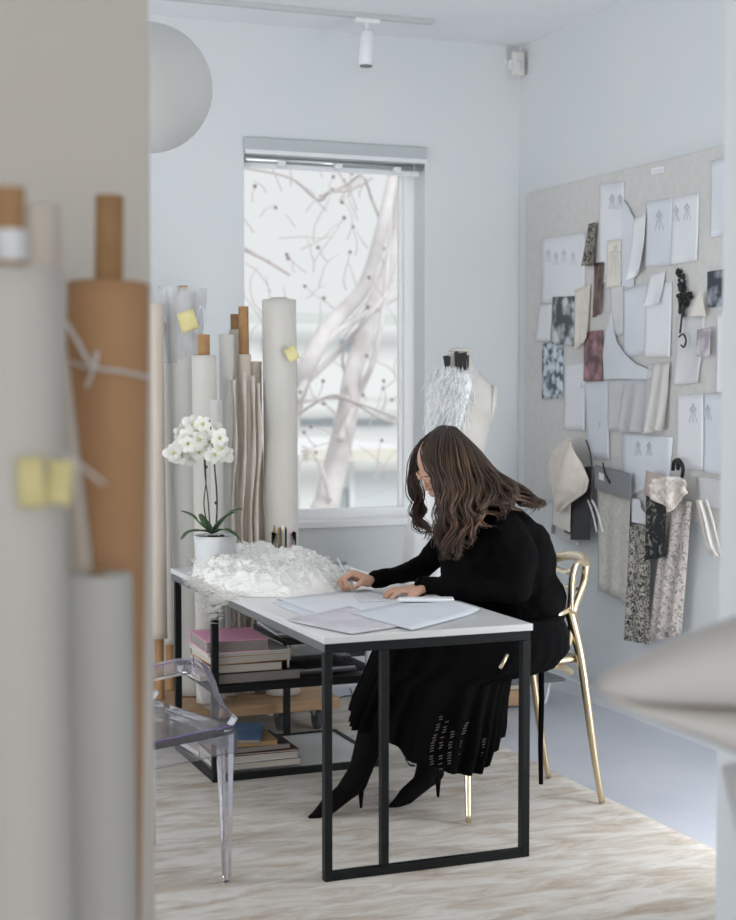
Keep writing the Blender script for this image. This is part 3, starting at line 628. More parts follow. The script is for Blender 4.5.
# ------------------------------------------------------------------ fabric rolls
def roll(u0, u1, vt, D, zb, ztop=None, mt='roll_white', lean=0, core=None, label='', group=None, wob=.02, seed=0, lean_y=.04):
    """standing bolt: pixel columns give its width at distance D, foot at zb"""
    pt = at((u0 + u1) / 2, vt, D); r = (u1 - u0) / 2 / FPX * D; rg = random.Random(seed)
    foot_ = Vector((pt.x + lean, pt.y - lean_y, zb)); ax = (pt - foot_); L = ax.length; axn = ax.normalized()
    base = foot_.copy(); base.z = 0.0
    o = thing('fabric_roll', foot_, label, 'fabric roll', group)
    prof = []; n = 40
    a_ = axn.orthogonal().normalized(); b_ = axn.cross(a_); N = 36; vs = []; fs = []
    for i in range(n + 1):
        s_ = i / n
        for k in range(N):
            th = 2 * math.pi * k / N; rr_ = r * (1 + wob * noise.noise((math.cos(th) * 1.3 + seed, math.sin(th) * 1.3, s_ * 5)) * 2 + .12 * wob * math.sin(k * 3))
            if k == 3: rr_ *= 1.03
            vs.append(foot_ + axn * (L * s_) + a_ * math.cos(th) * rr_ + b_ * math.sin(th) * rr_)
    for i in range(n):
        for k in range(N): fs.append((i * N + k, i * N + (k + 1) % N, (i + 1) * N + (k + 1) % N, (i + 1) * N + k))
    for rr_, dz in ((.93, .002), (.8, -.004), (.6, -.001), (.45, -.005)):
        k0 = len(vs)
        for k in range(N):
            th = 2 * math.pi * k / N; vs.append(foot_ + axn * (L + dz) + (a_ * math.cos(th) + b_ * math.sin(th)) * r * rr_)
        for k in range(N): fs.append((k0 - N + k, k0 - N + (k + 1) % N, k0 + (k + 1) % N, k0 + k))
    fs.append(tuple(range(len(vs) - N, len(vs)))); fs.append(tuple(reversed(range(N))))
    MB().add(vs, fs).build('wound_fabric', mt, o, smooth=True)
    if core:
        cr, ctop, cbot, cm = core
        p0 = foot_ - axn * cbot; p1 = pt + axn * ctop
        MB().tube([p0, foot_ + axn * .01], cr, 20).build('core_foot', cm, o, smooth=False) if cbot > .01 else None
        L2 = ctop + .03
        MB().lathe([(cr, 0), (cr, L2), (cr * .8, L2), (cr * .8, L2 - .04), (.001, L2 - .04)], pt - axn * .03, 24, axis=axn).build('cardboard_core', cm, o)
    o['_r'] = r; del o['_r']
    return o, foot_, pt, axn, r
def tape(o, u, v, D, w_, h_, rz=0, label='yellow masking tape', mt='tape', seed=0):
    c0 = at(u, v, D); sx = Vector((math.cos(YAW), -math.sin(YAW), 0)); rg = random.Random(seed); toc = -Vector((math.sin(YAW), math.cos(YAW), 0))
    def fn(a_, c_):
        x = (a_ - .5) * w_; z = (c_ - .5) * h_; xr = x * math.cos(rz) - z * math.sin(rz); zr = x * math.sin(rz) + z * math.cos(rz)
        return c0 + sx * xr + Vector((0, 0, zr)) + toc * (.012 - 6 * xr * xr)
    return MB().grid(fn, 8, 5).build('tape', mt, o, smooth=True, solid=.001, label=label)
ZD = .155   # dolly deck
gr = 'fabric rolls standing at the studio window'
o, *_ = roll(146, 163, 304, 6.55, ZD + .26, mt='roll_cream', core=(.02, 0.0, .26, 'card'), label='cream fabric roll at the far left beside the doorway edge', group=gr, seed=1)
o, *_ = roll(160, 172, 335, 6.75, ZD + .2, mt='roll_white', core=(.022, .05, .2, 'card'), label='slim white roll with short brown core, behind the plastic-wrapped roll', group=gr, seed=2)
o, f0, p0, ax, r = roll(166, 199, 293, 6.65, ZD, mt='roll_grey', core=(.024, .03, 0, 'card'), label='tall grey-white roll in plastic wrap with yellow tape', group=gr, seed=3, lean=.02)
tape(o, 188, 321, 6.53, .075, .085, .3, 'yellow tape patch')
b = MB()
rg = random.Random(4)
for k in range(10):     # crumpled plastic around its top
    th0 = k * .63
    def fn(a_, c_, th0=th0, k=k):
        th = th0 + a_ * .9; rr_ = r * (1.06 + .5 * c_ * (.5 + noise.noise((th * 2, c_ * 3, k * 3.1)))); q = Vector((math.cos(th), math.sin(th), 0)) * rr_
        return p0 + q + Vector((0, 0, -.30 + .32 * c_ + .03 * noise.noise((th * 3, c_ * 4, k))))
    b.grid(fn, 8, 8)
b.build('plastic_wrap', 'plastic', o, smooth=True, fix=False)
tb = catmull([at(196, 325, 6.55), at(199, 309, 6.55), at(203, 308, 6.55), at(205, 320, 6.55), at(205, 345, 6.55)]); MB().tube(tb, .006, 8).build('plastic_tail', 'plastic', o, smooth=True)
roll(192, 216, 356, 6.47, ZD, mt='roll_white', core=(.025, .09, 0, 'card'), label='short white roll with brown core directly behind the orchid', group=gr, seed=5)
roll(219, 234, 335, 6.62, ZD, mt='roll_grey', label='slim grey-white roll without a core right of the orchid', group=gr, seed=6)
roll(229, 241, 330, 6.85, ZD, mt='roll_cream', core=(.020, .07, 0, 'card'), label='slim cream roll with short core behind its taller-cored neighbour', group=gr, seed=7)
roll(237, 251, 355, 6.68, ZD, mt='roll_cream', core=(.022, .21, 0, 'card'), label='cream roll with the longest upright brown core by the window', group=gr, seed=8)
roll(250, 262, 362, 6.7, ZD, mt='roll_cream', core=None, label='thin crumpled cream roll left of the big white roll', group=gr, seed=9, wob=.1)
roll(207, 222, 400, 6.45, ZD + .02, mt='roll_grey', core=None, label='low grey-white roll standing behind the orchid flowers', group=gr, seed=12, wob=.03)
o, f0, p0, ax, r = roll(262, 296, 300, 6.66, ZD, mt='roll_white', core=(.036, .01, 0, 'roll_white'), label='thick tall white roll standing in front of the window', group=gr, seed=10)
tape(o, 292, 354, 6.57, .05, .06, .5, 'yellow tape tab')
b = MB()
for k, (u, D) in enumerate(((243, 6.58), (252, 6.6), (233, 6.55), (258, 6.6))):
    top = [at(u, 372 + 4 * k, D), at(u + 2, 440, D - .02), at(u - 2, 520, D), at(u + 1, 600, D - .02), at(u, 655, D)]; P = catmull(top, 4)
    b.tube(P, [.022 + .008 * math.sin(i * 1.3 + k) for i in range(len(P))], 7, flat=.3)
tag(b.build('hanging_fabric', 'ivory_cloth', smooth=True), 'crumpled loose cream fabric hanging over the thin rolls by the window', 'fabric')
# dolly under the rolls
x0, x1, ya, yb = 1.42, 2.30, 6.15, 6.82
dl = thing('wheeled_dolly', ((x0 + x1) / 2, (ya + yb) / 2, 0), 'low light-wood dolly on grey casters carrying the fabric rolls', 'dolly')
MB().box((x0, ya, .115), (x1, yb, ZD - .003)).build('wood_deck', 'wood', dl, bevel=.004)
MB().box((x0, ya - .02, .105), (x1, ya, .15)).build('front_rail', 'wood', dl, bevel=.003)
for (x, y) in ((1.5, 6.21), (2.22, 6.21), (2.06, 6.23), (1.5, 6.72), (2.19, 6.72)):
    MB().lathe([(.012, 0), (.045, .004), (.045, .026), (.012, .03)], (x - .015, y, .052), 24, axis=(1, 0, 0)).build('caster_wheel', 'wheel', dl)
    MB().box((x - .025, y - .02, .07), (x + .025, y + .02, .115)).build('caster_fork', 'grey_metal', dl)
# white bin, cables
pb = onz(273, 715, 0); b = MB(); vs = []
for z, s_ in ((0.001, .03), (.115, .04)): vs += [pb + Vector((x * s_, y * s_, z)) for x, y in ((-1, -1), (1, -1), (1, 1), (-1, 1))]
tag(b.add(vs, [(3, 2, 1, 0), (4, 5, 6, 7), (0, 1, 5, 4), (1, 2, 6, 5), (2, 3, 7, 6), (3, 0, 4, 7)]).build('small_bin', 'white', bevel=.003), 'small white tapered bin on the floor beside the dolly', 'bin')
ps = onz(306, 697, 0.03); pw = thing('power_strip', (ps.x, ps.y, 0), 'black power strip with trailing cables on floor under the desk', 'power strip')
MB().box((ps.x - .12, ps.y - .03, .001), (ps.x + .10, ps.y + .03, .04)).build('strip_body', 'black', pw, bevel=.006)
for dx in (-.08, -.02, .05): MB().box((ps.x + dx, ps.y - .02, .04), (ps.x + dx + .035, ps.y + .02, .07)).build('plug', 'black', pw, bevel=.006)
for pts in ([(300, 700), (315, 704), (335, 700), (350, 697), (368, 700)], [(250, 704), (275, 708), (300, 703), (320, 700)], [(170, 704), (200, 712), (232, 700), (260, 703)], [(350, 690), (354, 698), (362, 702), (380, 700)]):
    MB().tube(catmull([onz(u, v, .012) + Vector((0, 0, .006)) for u, v in pts]), .004, 6).build('cable', 'black', pw, smooth=True)
# clear vase under the desk
vc = onz(368, 757, .0); vc = Vector((2.38, 5.45, 0)) if vc.x < 2.27 else vc
tag(MB().lathe([(.05, 0.0), (.062, .02), (.062, .13), (.06, .13), (.059, .022), (.001, .012)], vc + Vector((0, 0, .012)), 28).build('glass_vase', 'glass', smooth=True), 'clear glass vase on the rug between desk shelf and boots', 'vase')

# foreground rolls leaning by the partition
gr = 'blurred rolls beside the doorway'
o, f0, p0, ax, r = roll(-40, 62, 272, 1.75, .002, mt='roll_white', core=(.017, .095, 0, 'card'), label='large white roll with brown core at left edge of photo', group=gr, seed=20, wob=.01, lean_y=.05)
MB().lathe([(.0185, 0), (.0185, .035)], p0 + ax * .012, 24, axis=ax).build('label_band', 'white', o, label='white paper label on core')
tape(o, 33, 482, 1.68, .03, .055, .05, 'yellow tape tab', seed=1); tape(o, 61, 482, 1.70, .028, .05, -.1, 'yellow tape tab', seed=2)
tb = catmull([at(62, 452, 1.71), at(80, 465, 1.70), at(104, 484, 1.69)]); MB().tube(tb, .003, 8, flat=.4).build('tie_end', 'twine', o, smooth=True)
roll(26, 60, 207, 2.1, .002, mt='roll_cream', core=None, label='slim pinkish-cream roll standing behind the large white roll', group=gr, seed=21, wob=.01)
o, f0, p0, ax, r = roll(68, 149, 284, 2.2, .002, mt='kraft', core=(.020, .125, 0, 'card'), label='brown kraft paper roll tied with white plastic strap', group=gr, seed=22, wob=.006, lean=-.045)
tb = catmull([at(66, 322, 2.13), at(78, 342, 2.12), at(93, 366, 2.11), at(120, 371, 2.11), at(148, 377, 2.15)]); MB().tube(tb, .0045, 8, flat=.5).build('strap', 'twine', o, smooth=True)
tb = catmull([at(72, 362, 2.13), at(92, 368, 2.105), at(97, 352, 2.10)]); MB().tube(tb, .004, 8, flat=.5).build('strap', 'twine', o, smooth=True)
MB().tube(catmull([at(93, 366, 2.105), at(91, 376, 2.10), at(86, 387, 2.10)]), .0045, 8, flat=.5).build('strap_end', 'twine', o, smooth=True)
roll(64, 132, 575, 2.0, .002, mt='roll_grey', core=(.011, .003, 0, 'card'), label='short grey-white roll in front of the brown kraft roll', group=gr, seed=23, wob=.01)
def dr(a_, c_):
    u = 58 + 8 * a_ + (26 * a_) * min(1, c_ * 1.2); v = 350 + 250 * c_
    return at(u, v, 2.06 + .03 * math.sin(a_ * 5 + 1))
tag(MB().grid(dr, 10, 20).build('hanging_fabric', 'roll_cream', smooth=True, solid=.003), 'pale grey-beige cloth hanging between white roll and kraft roll', 'fabric')

# padded board at right foreground
pb = thing('pressing_board', at(800, 700, 1.95) - Vector((0, 0, 1.1)), 'blurred white padded pressing board jutting in at right edge', 'ironing board')
pb.location.z = 0
def board(top, bot, dfar, dnear):
    """pointed padded slab; lists of (u, v)"""
    b_ = MB(); N = 20; n = len(top); vs = []; fs = []
    for i in range(n):
        (u, vt), (_, vb) = top[i], bot[i]; dd = (dfar[i] - dnear[i]) / 2; dm = (dfar[i] + dnear[i]) / 2
        pt_ = at(u, vt, dm); pb_ = at(u, vb, dm); cz = (pt_.z + pb_.z) / 2; hz = (pt_.z - pb_.z) / 2
        fw_ = Vector((math.sin(YAW), math.cos(YAW), 0))
        for k in range(N):
            th = 2 * math.pi * k / N; cx_ = math.cos(th); sz = math.sin(th)
            q = (pt_ + pb_) / 2 + fw_ * (dd * math.copysign(abs(cx_) ** .7, cx_)); q.z = cz + hz * math.copysign(abs(sz) ** .8, sz); vs.append(q)
    for i in range(n - 1):
        for k in range(N): fs.append((i * N + k, i * N + (k + 1) % N, (i + 1) * N + (k + 1) % N, (i + 1) * N + k))
    fs += [tuple(reversed(range(N))), tuple((n - 1) * N + k for k in range(N))]
    return b_.add(vs, fs)
W_ = mat('white_padding', (226, 222, 218), .85, bump=.1, bscale=20)
us = [596, 602, 612, 630, 660, 700, 740, 790, 850]
top = list(zip(us, [684, 677, 671, 663, 650, 633, 619, 607, 600])); bot = list(zip(us, [690, 695, 697, 699, 701, 702, 703, 703, 704]))
board(top, bot, [1.96 + .012 * i for i in range(9)], [1.94 - .012 * i for i in range(9)]).build('padded_top', W_, pb, smooth=True)
us = [604, 612, 624, 640, 665, 700, 740, 790, 850]
top = list(zip(us, [692, 694, 696, 698, 700, 702, 703, 703, 704])); bot = list(zip(us, [697, 702, 706, 712, 721, 735, 752, 772, 800]))
board(top, bot, [1.97 + .014 * i for i in range(9)], [1.93 - .009 * i for i in range(9)]).build('folded_cover', W_, pb, smooth=True)
c0 = at(815, 770, 1.95)
for s_ in (-1, 1): MB().tube([(c0.x + .1 * s_, c0.y - .12, 0.01), (c0.x - .06 * s_, c0.y + .1, 1.0)], .012, 10).build('leg', 'white', pb, smooth=True)

# ------------------------------------------------------------------ clear armchair
ch = thing('clear_armchair', onz(200, 860, 0), 'transparent plastic armchair at the left of the desk, cut by doorway', 'chair')
def cf(x, z, y=None):  # camera-frame point to place: x right, z depth
    return Vector((x * math.cos(YAW) + z * math.sin(YAW), z * math.cos(YAW) - x * math.sin(YAW), y))
A = Vector((-.69, -.72)); Bv = Vector((-.60, .80)); K = Vector((-.398, 4.545))
def cp(a_, b_, h): q = K + A * a_ + Bv * b_; return cf(q.x, q.y, h)
def edge(pts, par, r=.0022): MB().tube(pts, r, 6).build('tinted_edge', 'purple_edge', par, smooth=True, label='violet-tinted edge')
def leg(a_, b_, da, db, top_=.49):
    b_m = MB(); vs = []
    for h, s_ in ((.0, .5), (.25, .75), (top_ - .02, 1)):
        for (x, y) in ((0, 0), (1, 0), (1, 1), (0, 1)): vs.append(cp(a_ + x * .048 * s_ + da * (top_ - h), b_ + y * .048 * s_ + db * (top_ - h), h + .006))
    fs = [(3, 2, 1, 0), (8, 9, 10, 11)] + [(4 * j + i, 4 * j + (i + 1) % 4, 4 * j + 4 + (i + 1) % 4, 4 * j + 4 + i) for j in (0, 1) for i in range(4)]
    return b_m.add(vs, fs).build('leg', 'clear', ch, bevel=.006)
leg(0, 0, .02, .02); leg(0, .48, .02, -.02); leg(.46, 0, -.12, .02); leg(.46, .48, -.12, -.02)
st = MB().prism([cp(0, 0, .458), cp(0, .53, .458), cp(.51, .50, .455), cp(.51, .03, .455)], (0, 0, .024)).build('seat', 'clear', ch, bevel=.006)
edge([cp(.0, .0, .483), cp(.12, 0, .486), cp(.25, 0.005, .483), cp(.5, .02, .478)], st)
for (p, q) in (((0, 0), (.50, .02)), ((0, 0), (0, .53)), ((0, .53), (.5, .5))):
    v0 = cp(*p, .40); v1 = cp(*q, .40); d = (v1 - v0).normalized().cross(Vector((0, 0, 1))) * .01
    MB().prism([v0, v1, v1 + Vector((0, 0, .058)), v0 + Vector((0, 0, .058))], d).build('apron', 'clear', ch, bevel=.003)
def ribbon(pts, w_, t_, name, par=None):
    P = catmull(pts, 6); b_ = MB(); vs = []; n = len(P)
    wd = (cp(0, 1, 0) - cp(0, 0, 0)).normalized()
    for i, p in enumerate(P):
        tn = (P[min(i + 1, n - 1)] - P[max(i - 1, 0)]).normalized(); nn = tn.cross(wd).normalized()
        vs += [p - wd * w_ - nn * t_, p + wd * w_ - nn * t_, p + wd * w_ + nn * t_, p - wd * w_ + nn * t_]
    fs = [(4 * i + k, 4 * i + (k + 1) % 4, 4 * i + 4 + (k + 1) % 4, 4 * i + 4 + k) for i in range(n - 1) for k in range(4)] + [(3, 2, 1, 0), tuple(4 * (n - 1) + k for k in range(4))]
    return b_.add(vs, fs).build(name, 'clear', par or ch, smooth=False, bevel=.002)
for b0 in (.025, .505):
    pts = [cp(.0, b0, .485), cp(.04, b0, .52), cp(.075, b0, .57), cp(.10, b0, .63), cp(.135, b0, .672), cp(.20, b0, .682), cp(.34, b0, .68), cp(.50, b0, .69)]
    am = ribbon(pts, .02, .022, 'armrest')
    if b0 < .1:
        P = catmull(pts, 5); wd = (cp(0, 1, 0) - cp(0, 0, 0)).normalized()
        edge([p - wd * .021 + Vector((0, 0, .022)) for p in P], am, .0013)
bk_ = []
def backf(a_, c_):
    th = (a_ - .5) * 2; x = .265 + .25 * th; aa = .50 + .10 * c_ - .05 * th * th; hh = .47 + .48 * c_ * (1 - .12 * th * th * c_)
    return cp(aa, x, hh)
MB().grid(backf, 14, 14).build('backrest', 'clear', ch, smooth=True, solid=.012)

# ------------------------------------------------------------------ gold chair
gc_ = thing('gold_chair', (2.48, 4.88, 0), 'pale gold metallic chair with looping open backrest, under the seated woman', 'chair')
FN, FF = Vector((2.21, 4.655, 0)), Vector((2.21, 5.06, 0)); BN, BF = Vector((2.765, 4.715, 0)), Vector((2.752, 5.09, 0))
SH = .520
def gtube(pts, rad, name='frame', flat=1): return MB().tube(catmull(pts, 6), [rad[0] + (rad[1] - rad[0]) * k / (6 * (len(pts) - 1)) for k in range(6 * (len(pts) - 1) + 1)], 12, flat=flat).build(name, 'gold', gc_, smooth=True)
gtube([FN + Vector((0, 0, .012)), FN + Vector((.025, .06, .24)), FN + Vector((.05, .12, SH))], (.010, .017), 'leg')
gtube([FF + Vector((0, 0, .012)), FF + Vector((.02, .0, .24)), FF + Vector((.04, -.02, SH))], (.010, .017), 'leg')
tn = at(566, 600, 5.42); 
gtube([BN + Vector((0, 0, .012)), BN + Vector((-.035, 0, .20)), BN + Vector((-.085, .005, SH)), at(570, 612, 5.40)], (.011, .019), 'leg')
gtube([BF + Vector((0, 0, .012)), BF + Vector((-.035, 0, .20)), BF + Vector((-.085, -.005, SH)), BF + Vector((-.06, -.01, .62))], (.011, .018), 'leg')
def seatf(a_, c_):
    x = 2.22 + .46 * a_; y = 4.70 + .43 * c_; e_ = (2 * a_ - 1) ** 2; e2_ = (2 * c_ - 1) ** 2; return Vector((x, y + (.03 if c_ < .5 else -.03) * e_ * 1.0, SH + .012 - .02 * (1 - e_) * (1 - e2_)))
MB().grid(seatf, 12, 12).build('seat', 'gold', gc_, smooth=True, solid=.022)
# three crossing loops of the back
def bp_(u, v, D): return at(u, v, D)
gtube([bp_(571, 612, 5.40), bp_(572, 580, 5.38), bp_(577, 563, 5.40), bp_(586, 566, 5.46), bp_(584, 580, 5.50), bp_(577, 600, 5.46), bp_(571, 620, 5.41)], (.011, .011), 'back_loop')
gtube([bp_(549, 562, 5.84), bp_(560, 557, 5.80), bp_(575, 555, 5.66), bp_(584, 558, 5.52), bp_(586, 566, 5.46), bp_(583, 585, 5.47), bp_(574, 610, 5.42), bp_(571, 632, 5.40)], (.013, .014), 'back_loop', 1.3)
gtube([bp_(549, 563, 5.84), bp_(556, 568, 5.80), bp_(566, 572, 5.66), bp_(573, 571, 5.48), bp_(572, 585, 5.40), bp_(570, 612, 5.40)], (.010, .012), 'back_loop')
gtube([bp_(546, 584, 5.78), bp_(556, 586, 5.70), bp_(570, 588, 5.56), bp_(579, 589, 5.46)], (.009, .009), 'back_loop')
gtube([bp_(543, 619, 5.38), bp_(556, 616, 5.34), bp_(568, 610, 5.38)], (.006, .011), 'back_loop')
gtube([bp_(571, 628, 5.40), bp_(569, 643, 5.36), bp_(561, 654, 5.32), bp_(550, 659, 5.30)], (.012, .007), 'back_loop')
gtube([bp_(541, 668, 5.30), bp_(550, 666, 5.32), bp_(562, 667, 5.38), bp_(570, 672, 5.42)], (.009, .014), 'seat_brace')
gtube([bp_(500, 668, 5.10), bp_(504, 661, 5.10), bp_(507, 655, 5.12)], (.007, .007), 'seat_brace')

# ------------------------------------------------------------------ dress form
DD = 6.55
mq = thing('dress_form', at(460, 640, DD), 'cream linen dress form with white feathers, standing behind the woman', 'mannequin'); mq.location.z = 0
rows = [(352, 447, 471, .055), (362, 446, 473, .055), (372, 443, 478, .06), (378, 436, 486, .075), (386, 431, 494, .09), (398, 427, 496, .11), (415, 425, 494, .125), (435, 428, 489, .125), (455, 434, 483, .11), (475, 436, 482, .105), (500, 430, 488, .13), (530, 426, 494, .14)]
b = MB(); vs = []; N = 28
fwd = Vector((math.sin(YAW), math.cos(YAW), 0)); rgt = Vector((math.cos(YAW), -math.sin(YAW), 0))
for (v, u0, u1, dd) in rows:
    c0 = at((u0 + u1) / 2, v, DD); hx = (u1 - u0) / 2 / FPX * DD
    for k in range(N): th = 2 * math.pi * k / N; vs.append(c0 + rgt * (math.cos(th) * hx) + fwd * (math.sin(th) * dd))
fs = [(i * N + k, i * N + (k + 1) % N, (i + 1) * N + (k + 1) % N, (i + 1) * N + k) for i in range(len(rows) - 1) for k in range(N)] + [tuple(range(N)), tuple(reversed(range((len(rows) - 1) * N, len(rows) * N)))]
b.add(vs, fs); b.build('torso', 'linen', mq, smooth=True, sub=1)
c0 = at(493, 402, DD - .02); MB().ell(c0, (.018, .045, .075), Matrix.Rotation(-YAW, 3, 'Z') @ Matrix.Rotation(R(6), 3, 'Y')).build('arm_cap', 'linen', mq, smooth=True)
cb = at(460, 352, DD); MB().lathe([(.052, 0), (.05, .012), (.01, .02)], cb, 24).build('neck_plate', 'linen', mq, smooth=True)
b = MB()
for (u, w_, h0, h1) in ((446, .013, .004, -.045), (449, .008, .0, -.035), (456, .008, .022, -.075), (460, .012, .014, -.085), (464.5, .011, .018, -.06), (468, .005, .006, -.05)):
    p = at(u, 357, DD - .065)
    b.prism([p - rgt * w_ + Vector((0, 0, h0)), p + rgt * w_ + Vector((0, 0, h0 + .004)), p + rgt * w_ * .7 + Vector((0, 0, h1)), p - rgt * w_ * .3 + Vector((0, 0, h1 - .006))], fwd * .006)
b.build('black_clip', 'black', mq, label='black clips around the neck')
pz = at(460, 540, DD); MB().tube([Vector((pz.x, pz.y, .03)), pz], .012, 12).build('stand_pole', 'black_metal', mq, smooth=True)
for k in range(3):
    a_ = k * 2.09 + .3; MB().tube([Vector((pz.x, pz.y, .05)), Vector((pz.x + .16 * math.cos(a_), pz.y + .16 * math.sin(a_), .022))], .009, 8).build('stand_foot', 'black_metal', mq)
rt = random.Random(21); b = MB()
for k in range(1500):    # feather bodice: plumes hanging from the neckline
    u = rt.gauss(449, 12); v = rt.uniform(366, 470)
    if u < 426 or u > 476 or (u > 462 and v > 400 + (476 - u) * 2): continue
    hw = 33; s_ = (u - 458) / hw; D = DD - .115 * math.sqrt(max(.05, 1 - s_ * s_)) - rt.uniform(0, .03)
    p = at(u, v, D); L = rt.uniform(.02, .055); dr_ = Vector((rt.uniform(-.5, .5), rt.uniform(-.2, .2), -1)).normalized(); q = p + dr_ * L + rgt * rt.uniform(-.02, .01)
    sd_ = rgt * rt.uniform(.002, .006); b.add([p - sd_ * .3, p + sd_ * .3, (p + q) / 2 + sd_ - fwd * .008, q, (p + q) / 2 - sd_ - fwd * .008], [(0, 1, 2, 3, 4)])
bb = MB(); rws = [(372, 441, 468), (385, 430, 472), (400, 426, 468), (420, 425, 462), (445, 428, 458), (475, 430, 458)]
vs = []
for (v, u0, u1) in rws:
    for k in range(9):
        u = u0 + (u1 - u0) * k / 8; s_ = max(-.95, min(.95, (u - 460) / 36)); vs.append(at(u, v, DD - .125 * math.sqrt(1 - s_ * s_)))
bb.add(vs, [(r_ * 9 + k, r_ * 9 + k + 1, r_ * 9 + k + 10, r_ * 9 + k + 9) for r_ in range(5) for k in range(8)])
fe = bb.build('feather_bodice', 'feather', mq, smooth=True, solid=.012)
b.build('feather_plumes', 'plume', fe, fix=False)
# white dress skirt under the form, seen left of the woman
vs = []; rws = [(480, 424, 486, .11), (505, 414, 492, .15), (530, 408, 498, .18), (560, 404, 502, .2), (700, 400, 508, .21)]; N = 48
for (v, u0, u1, dd) in rws:
    c0 = at((u0 + u1) / 2, v, DD); hx = (u1 - u0) / 2 / FPX * DD
    for k in range(N): th = 2 * math.pi * k / N; w_ = 1 + .05 * math.sin(th * 9); vs.append(c0 + rgt * (math.cos(th) * hx * w_) + fwd * (math.sin(th) * dd * w_))
MB().add(vs, [(i * N + k, i * N + (k + 1) % N, (i + 1) * N + (k + 1) % N, (i + 1) * N + k) for i in range(4) for k in range(N)]).build('white_skirt', 'feather', mq, smooth=True, solid=.004)

# low bench behind the chair
p = onz(528, 712, 0)
lb = thing('low_bench', (3.2, 6.3, 0), 'low wooden crate with grey top and white wire legs near back corner', 'bench')
bx0, by0 = onz(496, 709, 0).x, onz(496, 709, 0).y - .02
lb.location = (bx0 + .1, by0 + .1, 0)
def bb_(b_): return b_
MB().box((bx0, by0, .012), (bx0 + .15, by0 + .24, .085)).build('crate', 'wood', lb, bevel=.004)
MB().box((bx0 - .06, by0 - .02, .112), (bx0 + .34, by0 + .26, .128)).build('top', 'grey_metal', lb, bevel=.003)
MB().box((bx0 - .02, by0 + .02, .085), (bx0 + .22, by0 + .22, .112)).build('drawer', 'ivory_cloth', lb, bevel=.003)
for (dx, dy) in ((.19, 0), (.24, .2), (-.04, .1)):
    MB().tube(catmull([Vector((bx0 + dx, by0 + dy, .112)), Vector((bx0 + dx + .05, by0 + dy, .010)), Vector((bx0 + dx + .08, by0 + dy, .112))], 4), .006, 6).build('wire_leg', 'white', lb)

# ------------------------------------------------------------------ pinboard
BX = XR - .018
pbd = MB().box((BX, 4.75, .925), (XR - .001, 6.965, 2.46)).build('pinboard', 'board', bevel=.003)
tag(pbd, 'large grey-beige felt pinboard covering the right wall', 'pinboard')
def wp(u, v, off=0): return onx(u, v, BX - off)
def pin_sheet(name, quad, mt, label, cat, off=.002, curl=.0, wave=0, group=None, seed=0):
    """hangs from its top edge; curl lifts the lower corners off the board"""
    tl, tr_, br, bl_ = quad
    P = [wp(*tl), wp(*tr_), wp(*br), wp(*bl_)]
    def fn(a_, c_):
        p = (P[0] * (1 - a_) + P[1] * a_) * (1 - c_) + (P[3] * (1 - a_) + P[2] * a_) * c_
        lift = curl * (c_ ** 2) * (abs(2 * a_ - 1) ** 1.5 * .7 + .3) + wave * (1 + math.sin(a_ * 14 + seed + c_ * 1.5)) * .5 * (.3 + .7 * c_)
        return Vector((BX - off - lift, p.y, p.z))
    n = 28 if wave else 10
    return tag(MB().grid(fn, n, 10).build(name, mt, smooth=True, solid=.0007), label, cat, group)
def poly_sheet(name, pts, mt, label, cat, off=.002, th=.0012, group=None):
    return tag(MB().prism([wp(u, v, off) for u, v in pts], (-th, 0, 0)).build(name, mt), label, cat, group)
def strokes(par, lines, off, mt='pencil', r=.0009):
    b_ = MB()
    for L in lines: b_.tube([wp(u, v, off) for u, v in L], r, 4)
    return b_.build('pencil_drawing', mt, par)
def figure(u, v, h):  # a little fashion-drawing figure
    h *= .85
    w_ = h * .16
    return [[(u, v), (u + w_ * .3, v + h * .07), (u, v + h * .14), (u - w_ * .3, v + h * .07), (u, v)], [(u - w_, v + h * .4), (u - w_ * .8, v + h * .2), (u, v + h * .15), (u + w_ * .8, v + h * .2), (u + w_, v + h * .42)],
            [(u - w_ * .5, v + h * .2), (u - w_ * .3, v + h * .4), (u - w_ * 1.3, v + h)], [(u + w_ * .5, v + h * .2), (u + w_ * .3, v + h * .4), (u + w_ * 1.4, v + h)], [(u, v + h * .4), (u + w_ * .1, v + h)], [(u - w_ * .3, v + h * .3), (u + w_ * .4, v + h * .35)]]
def Q(a, b_, c_, d): return (a, b_, c_, d)
g1 = None
s = pin_sheet('sketch_sheet', Q((542, 239), (586, 232), (586, 302), (542, 304)), 'paper', 'white sheet with faint row of small sketched figures at board upper left', 'drawing', .003, .004)
strokes(s, sum([figure(u, 249 + (i % 2) * 3, 16) for i, u in enumerate((548, 556, 564, 573))], []), .0045, 'pencil_pale')
s = pin_sheet('sketch_sheet', Q((600, 184), (625, 181), (625, 280), (600, 284)), 'paper', 'tall white sheet with two small figures at board top centre', 'drawing', .004, .003)
strokes(s, figure(612, 194, 18) + figure(620, 194, 18), .006)
poly_sheet('pattern_piece', [(623, 200), (628, 205), (634, 217), (636, 250), (634, 287), (622, 286)], 'paper_cool', 'curved white paper pattern piece with dark cut edge, top centre', 'pattern piece', .007)
strokes(bpy.data.objects[col.objects[-1].name], [[(624, 200), (627, 205), (631, 213), (634, 217)]], .0095, 'pencil', .0016)
s = pin_sheet('sketch_sheet', Q((609, 241), (623, 239), (623, 286), (608, 288)), 'paper_cream', 'narrow cream strip with one tall faint dress sketch', 'drawing', .0095, .002)
strokes(s, figure(615.5, 246, 36), .0115, 'pencil_pale')
s = pin_sheet('sketch_sheet', Q((646, 202), (673, 198), (672, 265), (646, 267)), 'paper_cool', 'left half of the paired fashion sketches at board upper right', 'drawing', .003, .004)
strokes(s, figure(659, 210, 24), .0055)
